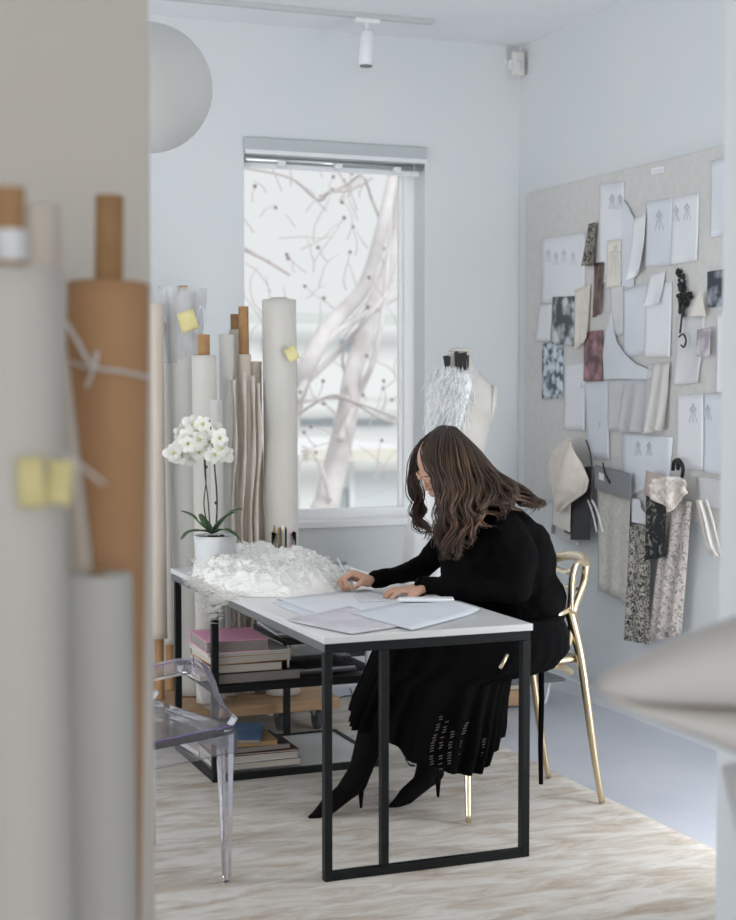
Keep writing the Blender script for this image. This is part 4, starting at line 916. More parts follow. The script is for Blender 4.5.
s = pin_sheet('sketch_sheet', Q((673, 198), (700, 192), (699, 260), (672, 265)), 'paper', 'right half of the paired fashion sketches at board upper right', 'drawing', .0035, .008)
strokes(s, figure(676, 206, 18) + figure(687, 203, 20), .007)
s = pin_sheet('curled_sheet', Q((636, 219), (648, 213), (647, 271), (633, 281)), 'paper', 'curling narrow white sheet left of the paired sketches', 'paper', .012, .03)
lh = tag(MB().prism([wp(652, 168.5, .001), wp(665, 166, .001), wp(665, 172, .001), wp(652, 174.5, .001)], (-.004, 0, 0)).build('label_holder', 'white'), 'tiny white label holder at the board top edge', 'label holder')
strokes(lh, [[(654, 171), (663, 169.5)]], .0055, 'pencil_pale')
pin_sheet('paper_strip', Q((712, 161), (726, 157), (726, 236), (712, 237)), 'paper_cool', 'long blank white strip at the board far upper right', 'paper', .003, .006)
pin_sheet('drawing_sheet', Q((624, 290), (648, 283), (648, 355), (624, 357)), 'paper_cool', 'left leaf of the big folded sheet at the board centre', 'paper', .003, .003)
pin_sheet('drawing_sheet', Q((646, 287), (673, 281), (672, 357), (646, 357)), 'paper', 'right leaf of the big folded sheet at the board centre', 'paper', .004, .008)
pin_sheet('curled_sheet', Q((652, 275), (667, 271), (664, 304), (648, 306)), 'paper', 'small blank curled sheet pinned over the big folded sheet', 'paper', .008, .022)
BWP = mat('black_white_photo', (60, 68, 74), .35, var=(205, 212, 216), scale=11, detail=3, ramp=(.42, .58)); BLP = mat('bluish_photo', (70, 84, 100), .35, var=(206, 218, 228), scale=22, detail=4, ramp=(.42, .56))
PKP = mat('dark_pink_photo', (88, 62, 64), .35, var=(178, 132, 138), scale=14, detail=4, ramp=(.38, .62)); DKP = mat('dark_blue_photo', (46, 50, 62), .35, var=(176, 184, 196), scale=14, detail=3, ramp=(.4, .62))
GRP = mat('mauve_sketch_print', (158, 152, 162), .5, var=(214, 208, 214), scale=16, ramp=(.4, .6))
pin_sheet('photo_print', Q((554, 297), (576, 296), (576, 346), (554, 344)), BWP, 'black and white portrait photo print at the board left', 'photo', .008, .003)
pin_sheet('blank_tag', Q((541, 304), (553, 304), (552, 341), (537, 341)), 'paper', 'small white tag left of the black and white portrait', 'paper', .004, .006)
pin_sheet('photo_print', Q((543, 343), (564, 341), (564, 398), (543, 399)), BLP, 'bluish photo print lowest at the board left edge', 'photo', .005, .002)
pin_sheet('fabric_swatch', Q((576, 290), (592, 284), (590, 338), (578, 350)), 'ivory_cloth', 'small ivory cloth swatch right of the black and white portrait', 'fabric swatch', .006, .01, .006)
pin_sheet('photo_print', Q((585, 332), (604, 330), (604, 381), (585, 381)), PKP, 'dark pink photo print at the board centre left', 'photo', .006, .003)
pin_sheet('satin_ribbon', Q((596, 263), (606, 262), (604, 312), (598, 318)), mat('brown_satin', (122, 96, 88), .3, var=(60, 42, 40), scale=14), 'brown satin ribbon hanging below the dark lace trim', 'ribbon', .010, .01, .01)
LD = lace('dark_lace', (52, 48, 44), (164, 156, 146), 42, .52)
pin_sheet('lace_trim', Q((591, 224), (599, 222), (597, 266), (586, 266)), LD, 'dark lace trim strip hanging at the board upper left', 'lace trim', .012, .008, .006)
sh = poly_sheet('pattern_piece', [(612, 312), (614, 330), (617, 342), (625, 354), (636, 364), (652, 370), (652, 379), (604, 379), (603, 352), (607, 330)], 'paper_cool', 'white paper pattern piece with a long concave curve, board centre', 'pattern piece', .011)
strokes(sh, [[(614, 330), (617, 342), (625, 354), (636, 364), (652, 370)]], .014, 'pencil', .0018)
pin_sheet('paper_strip', Q((611, 283), (624, 281), (624, 335), (613, 336)), 'paper_grey', 'pale grey strip above the concave pattern piece', 'paper', .005, .002)
s = pin_sheet('drawing_sheet', Q((566, 365), (586, 362), (586, 431), (565, 430)), 'paper', 'white sheet with tiny ink mark below the portrait photo', 'drawing', .004, .003)
strokes(s, [[(581, 382), (582, 386), (580, 389)], [(581, 386), (583, 388)]], .006)
s = pin_sheet('drawing_sheet', Q((586, 383), (609, 381), (611, 460), (590, 458)), 'paper_cool', 'long white sheet hanging under the dark pink photo', 'drawing', .007, .003)
strokes(s, [[(599, 422), (600, 426), (598, 429)]], .009)
pin_sheet('tracing_sheet', Q((609, 380), (628, 379), (627, 429), (611, 431)), 'paper_grey', 'pale tracing paper sheet beside the voile swatch', 'paper', .008, .006)
VO = sheer('white_voile', (226, 228, 232), .8, .3)
pin_sheet('voile_swatch', Q((627, 380), (655, 378), (655, 431), (624, 432)), VO, 'pleated sheer voile swatch under the concave pattern piece', 'fabric swatch', .009, .004, .022, seed=1)
pin_sheet('voile_swatch', Q((652, 364), (672, 362), (669, 430), (646, 434)), 'roll_grey', 'thick draped off-white swatch right of the sheer voile', 'fabric swatch', .013, .012, .02, seed=3)
s = pin_sheet('sketch_sheet', Q((623, 433), (674, 437), (671, 478), (623, 500)), 'paper_cool', 'wide sheet with two small sketched figures low on the board', 'drawing', .005, .004)
strokes(s, figure(638, 441, 17) + figure(649, 442, 16), .0075)
s = pin_sheet('sketch_sheet', Q((678, 395), (704, 394), (705, 470), (677, 468)), 'paper', 'left sheet of the lower-right sketch pair', 'drawing', .004, .003)
strokes(s, figure(693, 404, 22), .006)
s = pin_sheet('sketch_sheet', Q((705, 394), (726, 393), (726, 476), (705, 472)), 'paper_cool', 'right sheet of the lower-right sketch pair', 'drawing', .005, .004)
strokes(s, figure(708, 405, 18), .007)
s = pin_sheet('pattern_card', Q((677, 318), (706, 314), (702, 383), (677, 385)), 'paper_grey', 'grey-white card hanging below the black beaded trim', 'paper', .004, .02)
pin_sheet('sketch_print', Q((703, 330), (716, 327), (716, 356), (702, 357)), GRP, 'small mauve sketch print on the right of the grey-white card', 'print', .028, .004)
poly_sheet('ivory_swatch', [(690, 316), (697, 298), (701, 290), (706, 316)], 'paper_cream', 'ivory triangular scrap right of the black beaded trim', 'fabric swatch', .03)
pin_sheet('photo_print', Q((708, 272), (726, 269), (726, 306), (709, 308)), DKP, 'dark blue photo print at the board right edge', 'photo', .004, .006)
pin_sheet('paper_strip', Q((718, 312), (727, 310), (727, 392), (718, 392)), 'paper', 'blank white strip at the board right edge below the blue photo', 'paper', .004, .004)
# black beaded trims
bt = MB(); rt = random.Random(9)
for (u, v, r_) in [(679, 273, .012), (683, 280, .018), (681, 287, .013), (684, 292, .02), (683, 299, .022), (682, 306, .02), (686, 302, .015), (683, 312, .013), (690, 296, .011), (680, 298, .012)]:
    for k in range(7): a_ = k * .9; bt.ell(wp(u, v, .012) + Vector((rt.uniform(-.008, .004), math.cos(a_) * r_, math.sin(a_) * r_)), (.006, .010, .009), nu=7, nv=5)
tag(bt.build('beaded_trim', 'black', smooth=True), 'black beaded floral trim hanging on the board right side', 'trim')
b = MB(); b.tube(catmull([wp(682, 316, .03), wp(681, 325, .03), wp(680, 333, .03)]), .005, 6); b.tube(catmull([wp(679, 337, .03), wp(683, 334, .03), wp(686, 340, .03), wp(684, 347, .03), wp(681, 345, .03)]), .004, 6)
tag(b.build('hook_charm', 'cover_dark', smooth=True), 'small dark curled hook charm below the black beaded trim', 'charm')

# hanging below the board: swatches
sw = thing('swatch_book', wp(570, 535, 0), 'fan of grey and black fabric sample cards hanging beside the gold chair', 'fabric swatches')
for i, (u0, u1, v0, v1, mt, off) in enumerate(((552, 574, 470, 541, 'grey_card', .012), (556, 578, 470, 545, 'roll_grey', .022), (565, 584, 470, 540, 'cover_dark', .03), (571, 590, 468, 540, 'cover_dark', .04), (553, 570, 466, 532, 'paper_cream', .05))):
    P = [wp(u0 + 5, v0, off), wp(u1 + 2, v0 - 2, off), wp(u1, v1, off), wp(u0, v1 - 8 if i != 3 else v1, off)]
    MB().prism(P, (-.005, 0, 0)).build('sample_card', mt, sw)
CLR = [(441, 578, 586), (452, 568, 589), (465, 562, 594), (480, 560, 600), (492, 563, 599), (502, 567, 587), (512, 571, 575)]
def cl(a_, c_):
    f_ = c_ * 5.999; i = int(f_); f_ -= i; A_, B_ = CLR[i], CLR[i + 1]
    v = A_[0] * (1 - f_) + B_[0] * f_; u0 = A_[1] * (1 - f_) + B_[1] * f_; u1 = A_[2] * (1 - f_) + B_[2] * f_
    p = wp(u0 + (u1 - u0) * a_, v - 2 * math.sin(a_ * 3.1), 0); p.x = BX - .07 - .035 * math.sin(a_ * 3.14) * math.sin(c_ * 3.1) - .012 * math.sin(a_ * 8 + c_ * 7) - .015 * noise.noise((a_ * 3, c_ * 3, 4)); return p
tag(MB().grid(cl, 20, 20).build('cloth_pouch', 'ivory_cloth', smooth=True, solid=.004), 'ivory cloth pouch with hanging ribbons over the grey sample cards', 'cloth')
bag = col.objects[-1]
b = MB()
for (u0, u1) in ((588, 597), (592, 603)): b.tube(catmull([wp(u0, 500, .05), wp((u0 + u1) / 2, 512, .04), wp(u1, 532, .03)]), .007, 6, flat=.25)
b.build('ribbon_tail', 'paper', bag, smooth=True)
b = MB(); b.tube(catmull([wp(586, 440, .02), wp(590, 452, .03), wp(592, 468, .06)]), .004, 6); b.build('hanging_cord', 'cover_dark', bag)
fo = tag(MB().prism([wp(597, 465, .03), wp(632, 474, .03), wp(632, 499, .03), wp(597, 488, .03)], (-.012, 0, 0)).build('grey_folder', 'grey_card', bevel=.002), 'grey card header of the hanging lace sample with black loop', 'sample header')
MB().tube(catmull([wp(603, 463, .045), wp(605, 474, .048), wp(610, 483, .045)]), .006, 6, flat=.4).build('black_loop', 'black', fo, smooth=True)
MB().prism([wp(599, 472, .043), wp(604, 474, .043), wp(604, 481, .043), wp(599, 479, .043)], (-.001, 0, 0)).build('white_label', 'paper', fo)
LC = lace('cream_lace', (208, 205, 198), (194, 192, 186), 30, .5, see=False)
pin_sheet('lace_sample', Q((601, 488), (634, 498), (632, 604), (604, 590)), LC, 'pale cream lace sample hanging under the grey card header', 'lace', .016, .006, .010)
mn = poly_sheet('white_card', [(632, 498), (640, 500), (641, 508), (645, 513), (650, 510), (650, 502), (655, 503), (655, 526), (632, 522)], 'paper', 'white card with a crescent cut-out above the black lace', 'card', .018)
L1 = lace('black_cream_lace', (52, 50, 48), (196, 190, 180), 46, .50, see=False); L2 = lace('grey_pink_lace', (150, 144, 140), (224, 218, 212), 36, .47, see=False, c3=(206, 190, 184))
L3 = lace('black_flower_lace', (34, 36, 36), (150, 148, 142), 18, .60, see=False)
pin_sheet('lace_length', Q((634, 524), (656, 526), (656, 644), (632, 640)), L1, 'long black and cream patterned lace length hanging on the wall', 'lace', .020, .006, .016)
pin_sheet('lace_length', Q((672, 496), (697, 502), (687, 636), (656, 640)), L2, 'long grey-pink patterned lace length hanging right of the black lace', 'lace', .024, .006, .022, seed=2)
pin_sheet('lace_overlay', Q((655, 492), (676, 495), (676, 556), (656, 560)), L3, 'short black floral lace piece over the grey-pink lace', 'lace', .045, .004, .008)
pin_sheet('beige_header', Q((657, 470), (683, 478), (680, 505), (655, 494)), 'beige_satin', 'beige card header over the black floral lace', 'sample header', .055, .002)
def bow(a_, c_):
    u = 664 + 38 * a_; v = 480 - 4 * math.sin(a_ * 3.1) + (32 * (1 - abs(a_ - .55) * 1.3)) * c_ + 8 * (1 - a_) * c_
    p = wp(u, v, 0); p.x = BX - .07 - .02 * noise.noise((a_ * 6, c_ * 5, 2)) - .012 * math.sin(a_ * 15); return p
tag(MB().grid(bow, 26, 14).build('lace_ruffle', lace('pink_cream_lace', (214, 200, 190), (232, 226, 220), 30, .5, see=False), smooth=True, solid=.003), 'crumpled pinkish cream lace ruffle over the long lace lengths', 'lace')
b = MB().tube(catmull([wp(673, 470, .02), wp(674, 462, .03), wp(679, 460, .04), wp(683, 468, .04), wp(682, 477, .03)]), .008, 8); b.ell(wp(678, 466, .03), (.01, .012, .02), nu=10, nv=8)
tag(b.build('black_clip', 'black', smooth=True), 'shiny black bulldog clip holding the beige card header', 'clip')
b = MB()
for (u0, u1, u2) in ((700, 712, 718), (706, 718, 722), (697, 706, 714)): b.tube(catmull([wp(u0, 500, .04), wp((u0 + u1) / 2, 520, .035), wp(u1, 545, .03), wp(u2, 556, .03)]), .011, 6, flat=.2)
tag(b.build('white_ribbon', 'paper_cream', smooth=True), 'white ribbon tails trailing right of the lace ruffle', 'ribbon')
pin_sheet('tracing_sheet', Q((698, 476), (727, 480), (727, 510), (700, 506)), 'paper_grey', 'pale grey sheet behind the white ribbon tails', 'paper', .008, .002)

# ------------------------------------------------------------------ the woman
pr_ = onz(510, 760, 0)
pn = thing('seated_woman', (2.45, 4.88, 0), 'person in black coat and skirt with long wavy brown hair, writing at the desk', 'person')
HD = 5.47
hc = at(442, 463, HD)
face_dir = Vector((-.76, -.02, -.65)).normalized()   # looking down at the paper
up_h = (Vector((-.55, -.25, .8))); up_h = (up_h - face_dir * up_h.dot(face_dir)).normalized(); side_h = face_dir.cross(up_h).normalized()
HM = Matrix((face_dir, side_h, up_h)).transposed()   # x = forward
def hp(x, y, z): return hc + face_dir * x + side_h * y + up_h * z
nk = at(482, 505, 5.47); chest = at(500, 560, 5.48); belly = at(515, 605, 5.50); pel = at(520, 640, 5.48)
shN = at(497, 528, 5.31); shF = at(466, 524, 5.66); elN = at(517, 590, 5.28); wrN = at(424, 587, 5.40); elF = at(424, 566, 5.74); wrF = at(374, 580, 5.55)
hipN = at(522, 650, 5.36); hipF = at(520, 648, 5.62); knN = at(398, 658, 5.33); knF = at(402, 658, 5.50)
anN = at(366, 755, 5.30); anF = at(426, 752, 5.45)
body = MB()
body.ell(hc + up_h * .012 - face_dir * .008, (.092, .074, .098), HM, 28, 20)                  # cranium
body.ell(hp(.038, 0, -.042), (.058, .056, .078), HM, 24, 16)                                  # face
body.ell(hp(.072, 0, -.098), (.020, .022, .020), HM)                                           # chin
body.cap(hp(.088, 0, .004), hp(.103, 0, -.032), .007, .009); body.ell(hp(.097, .009, -.035), (.009, .008, .006), HM); body.ell(hp(.097, -.009, -.035), (.009, .008, .006), HM)
for s_ in (-1, 1):
    body.ell(hp(.083, .028 * s_, .014), (.012, .022, .008), HM); body.ell(hp(.066, .038 * s_, -.03), (.020, .018, .018), HM); body.ell(hp(.0, .076 * s_, -.012), (.017, .008, .030), HM)
body.ell(hp(.096, 0, -.062), (.010, .022, .006), HM); body.ell(hp(.094, 0, -.072), (.010, .019, .006), HM)
body.chain([(hp(-.03, 0, -.07), .052), (nk, .056), (chest, .10)])
body.chain([(chest, .11), (belly, .11), (pel, .12)]); body.cap(shN, shF, .045, .045)
body.chain([(at(502, 527, 5.33), .045), (at(520, 560, 5.28), .04), (at(516, 588, 5.26), .034), (at(470, 588, 5.31), .029), (wrN, .023)]); body.chain([(at(462, 528, 5.64), .045), (at(440, 552, 5.72), .036), (at(424, 566, 5.74), .03), (at(396, 575, 5.62), .025), (wrF, .020)])
for h_, k_, a_ in ((hipN, knN, anN), (hipF, knF, anF)): body.chain([(pel, .11), (h_, .085), (k_, .05), (a_, .03)])
# left hand, flat on the paper (fingers point left)
pm = at(404, 592, 5.40); zt = TH + .012
w0 = wrN.copy(); w0.z = max(w0.z, TH + .035)
dF = Vector((-.93, -.10, 0)).normalized(); dS = Vector((-dF.y, dF.x, 0))
palm0 = w0 + Vector((-.012, -.004, -.004)); palm1 = palm0 + dF * .068; palm1.z = zt + .014
for k in range(5):
    s_ = (k - 2) * .0155; body.cap(palm0 + dS * s_ * .7, palm1 + dS * s_ * 1.05, .0175, .0125, 12)
nailsN = []
for k, (L, sp) in enumerate(((.062, -.030), (.074, -.011), (.079, .009), (.070, .027))):
    a0 = palm1 + dS * sp; dd = (dF + dS * sp * 3).normalized(); m1 = a0 + dd * L * .45 + Vector((0, 0, .006)); m2 = a0 + dd * L * .78 + Vector((0, 0, -.004)); m3 = a0 + dd * L; m3.z = zt - .001
    body.chain([(a0, .0098), (m1, .0088), (m2, .0080), (m3, .0068)], 10); nailsN.append((m3 + Vector((0, 0, .006)), dd))
th0 = palm0 + dS * .022 + dF * .012; th1 = th0 + dF * .035 + dS * .022; th1.z = zt + .006; th2 = th1 + dF * .032 + dS * .004; th2.z = zt
body.chain([(th0, .015), (th1, .0105), (th2, .0085)], 10); nailsN.append((th2 + Vector((0, 0, .007)), dF))
# right hand, holding the pencil
HF = 5.535
def hq(u, v, d): return at(u, v, HF + d)
KN = [hq(353, 573, -.022), hq(350.5, 573, -.004), hq(348.5, 574.5, .014), hq(348.5, 577, .032)]
for k_ in KN: body.cap(hq(370, 580, (KN.index(k_) - 1.5) * .008), k_, .0165, .0125, 12)
for K_, P_, Q_, T_ in ((KN[0], hq(344.5, 578.5, -.034), hq(346.5, 585, -.038), hq(352, 588, -.040)), (KN[1], hq(341, 580, -.014), hq(342.5, 586.5, -.022), hq(348.5, 589.5, -.026)),
                       (KN[2], hq(339.5, 581.5, .004), hq(341.5, 587.5, -.002), hq(347, 590, -.006)), (KN[3], hq(341, 583, .024), hq(343, 588, .016), hq(348, 589.5, .010))):
    body.chain([(K_, .0110), (P_, .0098), (Q_, .0088), (T_, .0072)], 10)
body.chain([(hq(368, 583, -.02), .0165), (hq(361.5, 582.5, -.044), .0120), (hq(356.5, 586.5, -.046), .0088)], 10)
nailsN.append((hq(356.5, 586, -.055), Vector((-.9, -.3, 0))))
tip = onz(357, 592.3, TH + .0025); pdir = (at(339, 561, 5.56) - tip).normalized()
body.build('body', 'skin', pn, smooth=True, remesh=.0032, smit=3)
b = MB()
for c_, d_ in nailsN: b.ell(c_, (.005, .004, .0016), Matrix.Rotation(math.atan2(d_.y, d_.x), 3, 'Z'), 8, 6)
b.build('fingernails', 'nail', pn, smooth=True)
MB().ell(hp(.0985, 0, -.066), (.005, .018, .005), HM, 12, 8).build('lips', 'lip', pn, smooth=True)
for s_ in (-1, 1):
    MB().ell(hp(.088, .028 * s_, .002), (.010, .014, .009), HM, 14, 10).build('closed_eyelid', 'skin', pn, smooth=True)
    MB().tube([hp(.088, .018 * s_, -.004), hp(.0945, .028 * s_, -.006), hp(.086, .040 * s_, -.004)], .0012, 6).build('eyelashes', 'hair_dark', pn)
    MB().tube([hp(.089, .014 * s_, .020), hp(.089, .028 * s_, .024), hp(.078, .044 * s_, .020)], .0026, 6, flat=.6).build('eyebrow', 'hair', pn)
pen = tag(MB().lathe([(.0006, 0), (.0042, .012), (.0045, .014), (.0045, .15), (.003, .152)], tip, 10, axis=pdir).build('pencil', 'silver', smooth=True), 'pale pencil held in the right hand writing on the desk', 'pencil')

# coat
ct = MB()
ct.chain([(nk + Vector((.0, 0, -.02)), .075), (at(488, 528, 5.47), .115), (chest, .15)], 20)
ct.ell(at(507, 540, 5.48), (.125, .185, .12), Matrix.Rotation(-YAW, 3, 'Z'), 24, 16)
ct.ell(at(510, 575, 5.48), (.155, .18, .15), Matrix.Rotation(-YAW, 3, 'Z'), 24, 16)
ct.ell(at(522, 612, 5.48), (.145, .185, .14), Matrix.Rotation(-YAW, 3, 'Z'), 24, 16)
ct.ell(at(526, 640, 5.47), (.145, .20, .10), Matrix.Rotation(-YAW, 3, 'Z'), 24, 16)
ct.ell(at(470, 560, 5.50), (.09, .14, .13), Matrix.Rotation(-YAW, 3, 'Z'), 20, 14)
ct.ell(at(484, 545, 5.36), (.085, .085, .10), None, 20, 14); ct.ell(at(500, 565, 5.36), (.09, .09, .10), None, 20, 14); ct.ell(at(536, 602, 5.46), (.105, .16, .13), Matrix.Rotation(-YAW, 3, 'Z'), 20, 14); ct.cap(at(455, 535, 5.38), at(462, 575, 5.36), .07, .075); ct.ell(at(532, 560, 5.46), (.085, .15, .14), Matrix.Rotation(-YAW, 3, 'Z'), 20, 14)
ct.cap(at(460, 530, 5.60), at(470, 580, 5.56), .085, .09)
ct.chain([(at(502, 527, 5.33), .075), (at(520, 560, 5.28), .068), (at(516, 588, 5.26), .057), (at(470, 588, 5.31), .044), (at(423, 587, 5.395), .035)], 18)
ct.chain([(at(462, 528, 5.64), .07), (at(440, 552, 5.72), .055), (at(424, 566, 5.74), .047), (at(396, 575, 5.62), .037), (at(376, 579, 5.555), .030)], 18)
co = ct.build('coat', 'coat', pn, smooth=True, remesh=.0075, smit=5)
cf_ = at(419, 587, 5.40); b = MB().lathe([(.0345, 0), (.036, .012)], cf_ + Vector((.0, 0, 0)), 24, axis=(at(470, 588, 5.31) - cf_), cap=False); b.build('cuff', 'coat', co, smooth=True, solid=.003)
tx = bpy.data.textures.new('cloth_folds', 'CLOUDS'); tx.noise_scale = .11; tx.noise_depth = 2
dm_ = co.modifiers.new('folds', 'DISPLACE'); dm_.texture = tx; dm_.strength = .030; dm_.mid_level = .5; dm_.texture_coords = 'LOCAL'
MB().tube([at(541, 655, 5.42), at(541.5, 700, 5.43), at(540.5, 745, 5.44), at(541, 784, 5.44)], [.0125, .012, .011, .0095], 8, flat=.8).build('hanging_belt', 'coat', co)
# skirt: from lap to hem, pleated
hemv = lambda u: 718 + 40 / (1 + math.exp(-(u - 415) / 9)) if u < 478 else 755 - 26 * max(0, (u - 482) / 20) ** 1.5
sk = MB(); N = 160; rws = 30; vs = []
cols_ = [(612, 395, 560, 5.44, .24), (628, 385, 566, 5.43, .27), (645, 378, 566, 5.43, .28), (660, 371, 552, 5.42, .29), (668, 368, 509, 5.41, .29), (690, 359, 505, 5.40, .28), (705, 353, 503, 5.40, .27), (720, 349, 502, 5.40, .26), (740, 347, 498, 5.40, .25), (760, 346, 492, 5.40, .24)]
def lerp_row(v):
    for i in range(len(cols_) - 1):
        a_, c_ = cols_[i], cols_[i + 1]
        if v <= c_[0]: t_ = (v - a_[0]) / (c_[0] - a_[0]); return [a_[k] + (c_[k] - a_[k]) * t_ for k in range(5)]
    return list(cols_[-1])
for i in range(rws + 1):
    for k in range(N):
        th = 2 * math.pi * k / N; cx_ = math.cos(th)
        uh = 425 + 78 * cx_; vb = hemv(uh) + (8 * math.sin(th * 2) if math.sin(th) > 0 else 0)
        v = 612 + (vb - 612) * i / rws; _, u0, u1, D, dd = lerp_row(v)
        pl_amp = .010 * (i / rws) ** 1.2; ripple = 1 + pl_amp / .15 * math.sin(th * 26) + .05 * (i / rws) * math.sin(th * 5 + 1)
        cxx = math.copysign(abs(cx_) ** .6, cx_)
        p = at((u0 + u1) / 2 + (u1 - u0) / 2 * cxx * (1 + (ripple - 1) * .7), v, D + 0.0) + fwd * (math.copysign(abs(math.sin(th)) ** .6, math.sin(th)) * dd * ripple)
        vs.append(p)
fs = [(i * N + k, i * N + (k + 1) % N, (i + 1) * N + (k + 1) % N, (i + 1) * N + k) for i in range(rws) for k in range(N)] + [tuple(range(N))]
sk.add(vs, fs); ski = sk.build('skirt', 'skirt', pn, smooth=True, solid=.003, fix=False)
# sheer pleat lines on the tail of the skirt (openwork columns)
b = MB()
for (uu, v0, v1) in ((436, 700, 752), (443, 705, 755), (461, 704, 742), (450, 715, 750), (482, 722, 744)):
    n_ = int((v1 - v0) / 2.6)
    for q in range(n_):
        v = v0 + q * 2.6; _, u0, u1, D, dd = lerp_row(v); th_u = (uu - (v - v0) * .12 - (u0 + u1) / 2) / ((u1 - u0) / 2); s_ = max(.02, 1 - min(.98, abs(th_u)) ** 3.33) ** .3
        if rt.random() < .25: continue
        c0 = at(uu - (v - v0) * .15 + 2.2 * math.sin((v - v0) * .08 + uu) + rt.uniform(-.5, .5), v, D) - fwd * (dd * s_ + .016); b.add([c0 - rgt * .0065, c0 + rgt * .0065 + Vector((0, 0, .004)), c0 + rgt * .0055 + Vector((0, 0, .0075)), c0 - rgt * .0065 + Vector((0, 0, .0035))], [(0, 1, 2, 3)])
b.build('openwork_stripes', mat('grey_openwork', (88, 78, 79), .8), ski, fix=False)
# boots
def boot(knee, ank, toe, heelp, name='boot'):
    """pointed stiletto ankle boot; world points"""
    sole_dir = Vector((toe.x - heelp.x, toe.y - heelp.y, 0)).normalized()
    b_ = MB(); hl = Vector((heelp.x, heelp.y, .085)); ball = toe - sole_dir * .075; ball.z = .022
    b_.chain([(knee, .062), (knee * .45 + ank * .55, .060), (ank, .042), (hl + sole_dir * .012 + Vector((0, 0, .018)), .033)], 16)
    b_.chain([(ank + Vector((0, 0, -.01)), .040), (hl * .5 + ball * .5 + Vector((0, 0, .022)), .034), (ball + Vector((0, 0, .014)), .031), (toe - sole_dir * .03 + Vector((0, 0, .014)), .017), (toe + Vector((0, 0, .010)), .006)], 16)
    b_.chain([(hl + sole_dir * .012 + Vector((0, 0, .006)), .026), (ball + Vector((0, 0, .002)), .018)], 12)
    o = b_.build(name, 'boot', pn, smooth=True, remesh=.0045, smit=4)
    hb = MB().tube(catmull([hl + Vector((0, 0, .015)), hl * .6 + Vector((heelp.x, heelp.y, .012)) * .4, Vector((heelp.x, heelp.y, .011))]), [.014 - .0008 * k for k in range(13)], 10)
    hb.build('stiletto_heel', 'boot', o, smooth=True); return o
t1_ = onz(309, 820, .0); h1_ = onz(361, 811, 0); boot(knN, at(362, 765, 5.30), t1_, h1_)
t2_ = onz(389, 809, .0); h2_ = onz(438, 800, 0); boot(knF, at(428, 762, 5.44), t2_, h2_)

# hair
hr = MB(); hr.ell(hp(-.034, 0, .014), (.086, .084, .092), HM, 28, 20)
hr.chain([(hp(-.05, 0, -.02), .085), (at(478, 488, 5.45), .085), (at(496, 502, 5.40), .07)], 18)
hr.cap(at(450, 470, 5.40), at(452, 520, 5.36), .055, .05)
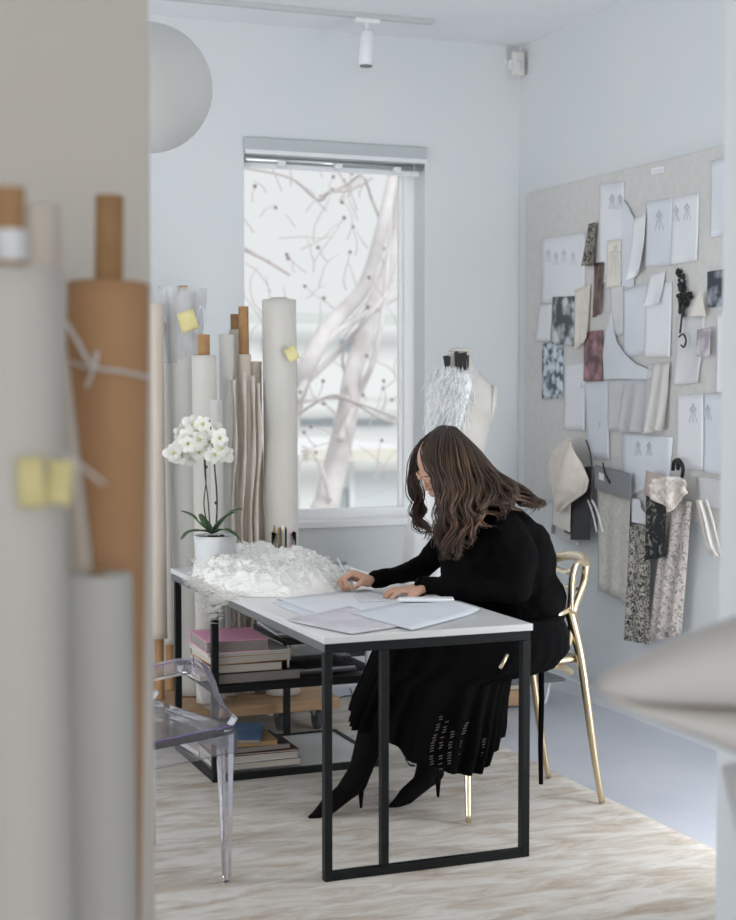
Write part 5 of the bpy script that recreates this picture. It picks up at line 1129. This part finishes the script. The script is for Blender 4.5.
# carve nothing: cap stays behind the hairline because it sits back from the face
hcap = hr.build('hair', 'hair', pn, smooth=True, remesh=.006, smit=4)
G = [[(438, 427, 5.50), (423, 440, 5.54), (414, 457, 5.57), (412, 475, 5.58), (414, 492, 5.57), (421, 508, 5.56), (419, 522, 5.55), (428, 534, 5.53)],
     [(439, 426.5, 5.48), (424, 439, 5.50), (417, 456, 5.52), (416, 478, 5.53), (419, 496, 5.51), (417, 514, 5.50), (424, 528, 5.49), (431, 540, 5.48)],
     [(440, 426, 5.46), (430, 436, 5.39), (424, 450, 5.36), (430, 466, 5.34), (439, 483, 5.33), (444, 500, 5.32), (436, 520, 5.31), (440, 543, 5.30)],
     [(443, 425.5, 5.46), (433, 438, 5.38), (430, 460, 5.34), (436, 482, 5.32), (443, 505, 5.31), (437, 524, 5.30), (444, 542, 5.29), (441, 556, 5.29)],
     [(446, 425.5, 5.46), (441, 440, 5.37), (441, 465, 5.32), (449, 488, 5.30), (445, 510, 5.28), (454, 528, 5.27), (448, 545, 5.27), (452, 562, 5.27)],
     [(450, 426, 5.46), (450, 442, 5.37), (453, 468, 5.31), (458, 490, 5.28), (454, 508, 5.26), (464, 524, 5.25), (459, 540, 5.25), (463, 556, 5.25)],
     [(453, 426.5, 5.46), (461, 444, 5.38), (467, 468, 5.32), (470, 488, 5.28), (466, 505, 5.25), (474, 518, 5.235), (470, 530, 5.23), (476, 542, 5.23)],
     [(455, 427, 5.46), (469, 445, 5.39), (478, 468, 5.33), (485, 482, 5.29), (488, 496, 5.25), (484, 506, 5.23), (492, 512, 5.22), (500, 518, 5.22)],
     [(457, 428, 5.47), (474, 446, 5.41), (487, 466, 5.36), (498, 478, 5.31), (507, 488, 5.27), (513, 496, 5.25), (522, 500, 5.25), (530, 508, 5.25)],
     [(458, 429, 5.48), (477, 448, 5.44), (491, 467, 5.40), (506, 478, 5.36), (518, 487, 5.32), (527, 493, 5.30), (534, 500, 5.30), (541, 507, 5.30)],
     [(459, 430, 5.50), (479, 450, 5.50), (495, 470, 5.46), (510, 481, 5.42), (521, 488, 5.38), (530, 497, 5.36), (538, 503, 5.35), (544, 506, 5.35)],
     [(459, 430, 5.53), (478, 452, 5.56), (492, 474, 5.54), (503, 486, 5.50), (512, 494, 5.48), (520, 502, 5.46), (527, 508, 5.45), (533, 512, 5.45)]]
GG = [catmull([at(u, v, d) for u, v, d in g_], 5) for g_ in G]
rt = random.Random(31)
locks = {'hair': MB(), 'hair_light': MB(), 'hair_dark': MB()}
for k in range(1700):
    t_ = rt.uniform(0, len(GG) - 1.001)
    if .9 < t_ < 1.95: continue
    t_ = t_ * .35 + .65 * (round(t_ * 2.6) / 2.6)
    i = min(int(t_), len(GG) - 2); f_ = t_ - i
    n = len(GG[0]); pts = []; jx = rt.gauss(0, .006 if i > 1 else .009); jd = rt.gauss(0, .012) - .004; ph = round(t_ * 2.6) * 1.9 + rt.uniform(-.45, .45); amp = rt.uniform(.012, .024)
    stop = n - rt.randint(0, 9)
    for q in range(stop):
        s_ = q / (n - 1); p = GG[i][q] * (1 - f_) + GG[i + 1][q] * f_; e_ = min(1, s_ * 2.2)
        wv = amp * max(0, s_ - .25) * 1.3 * math.sin(s_ * 19 + ph)
        pts.append(p + rgt * (jx * e_ + wv) + fwd * (jd * e_ + amp * max(0, s_ - .25) * math.cos(s_ * 19 + ph)) + Vector((0, 0, rt.gauss(0, .0007) + wv * .35)))
    r0 = rt.uniform(.0013, .0032); rad = [r0 * (.5 + .5 * min(1, q / 5)) * (1 - .75 * (q / len(pts)) ** 3) for q in range(len(pts))]
    x = rt.random(); key = 'hair_dark' if (i < 2 and x < .5) or x < .30 else ('hair_light' if x > .78 and i > 1 else 'hair')
    locks[key].tube(pts, rad, 5, flat=.55, cap=True)
for key, b_ in locks.items(): b_.build('wavy_locks', key, hcap, smooth=True, label={'hair': 'brown wavy locks', 'hair_light': 'lighter brown wavy locks', 'hair_dark': 'dark brown wavy locks'}[key])['kind'] = 'stuff'
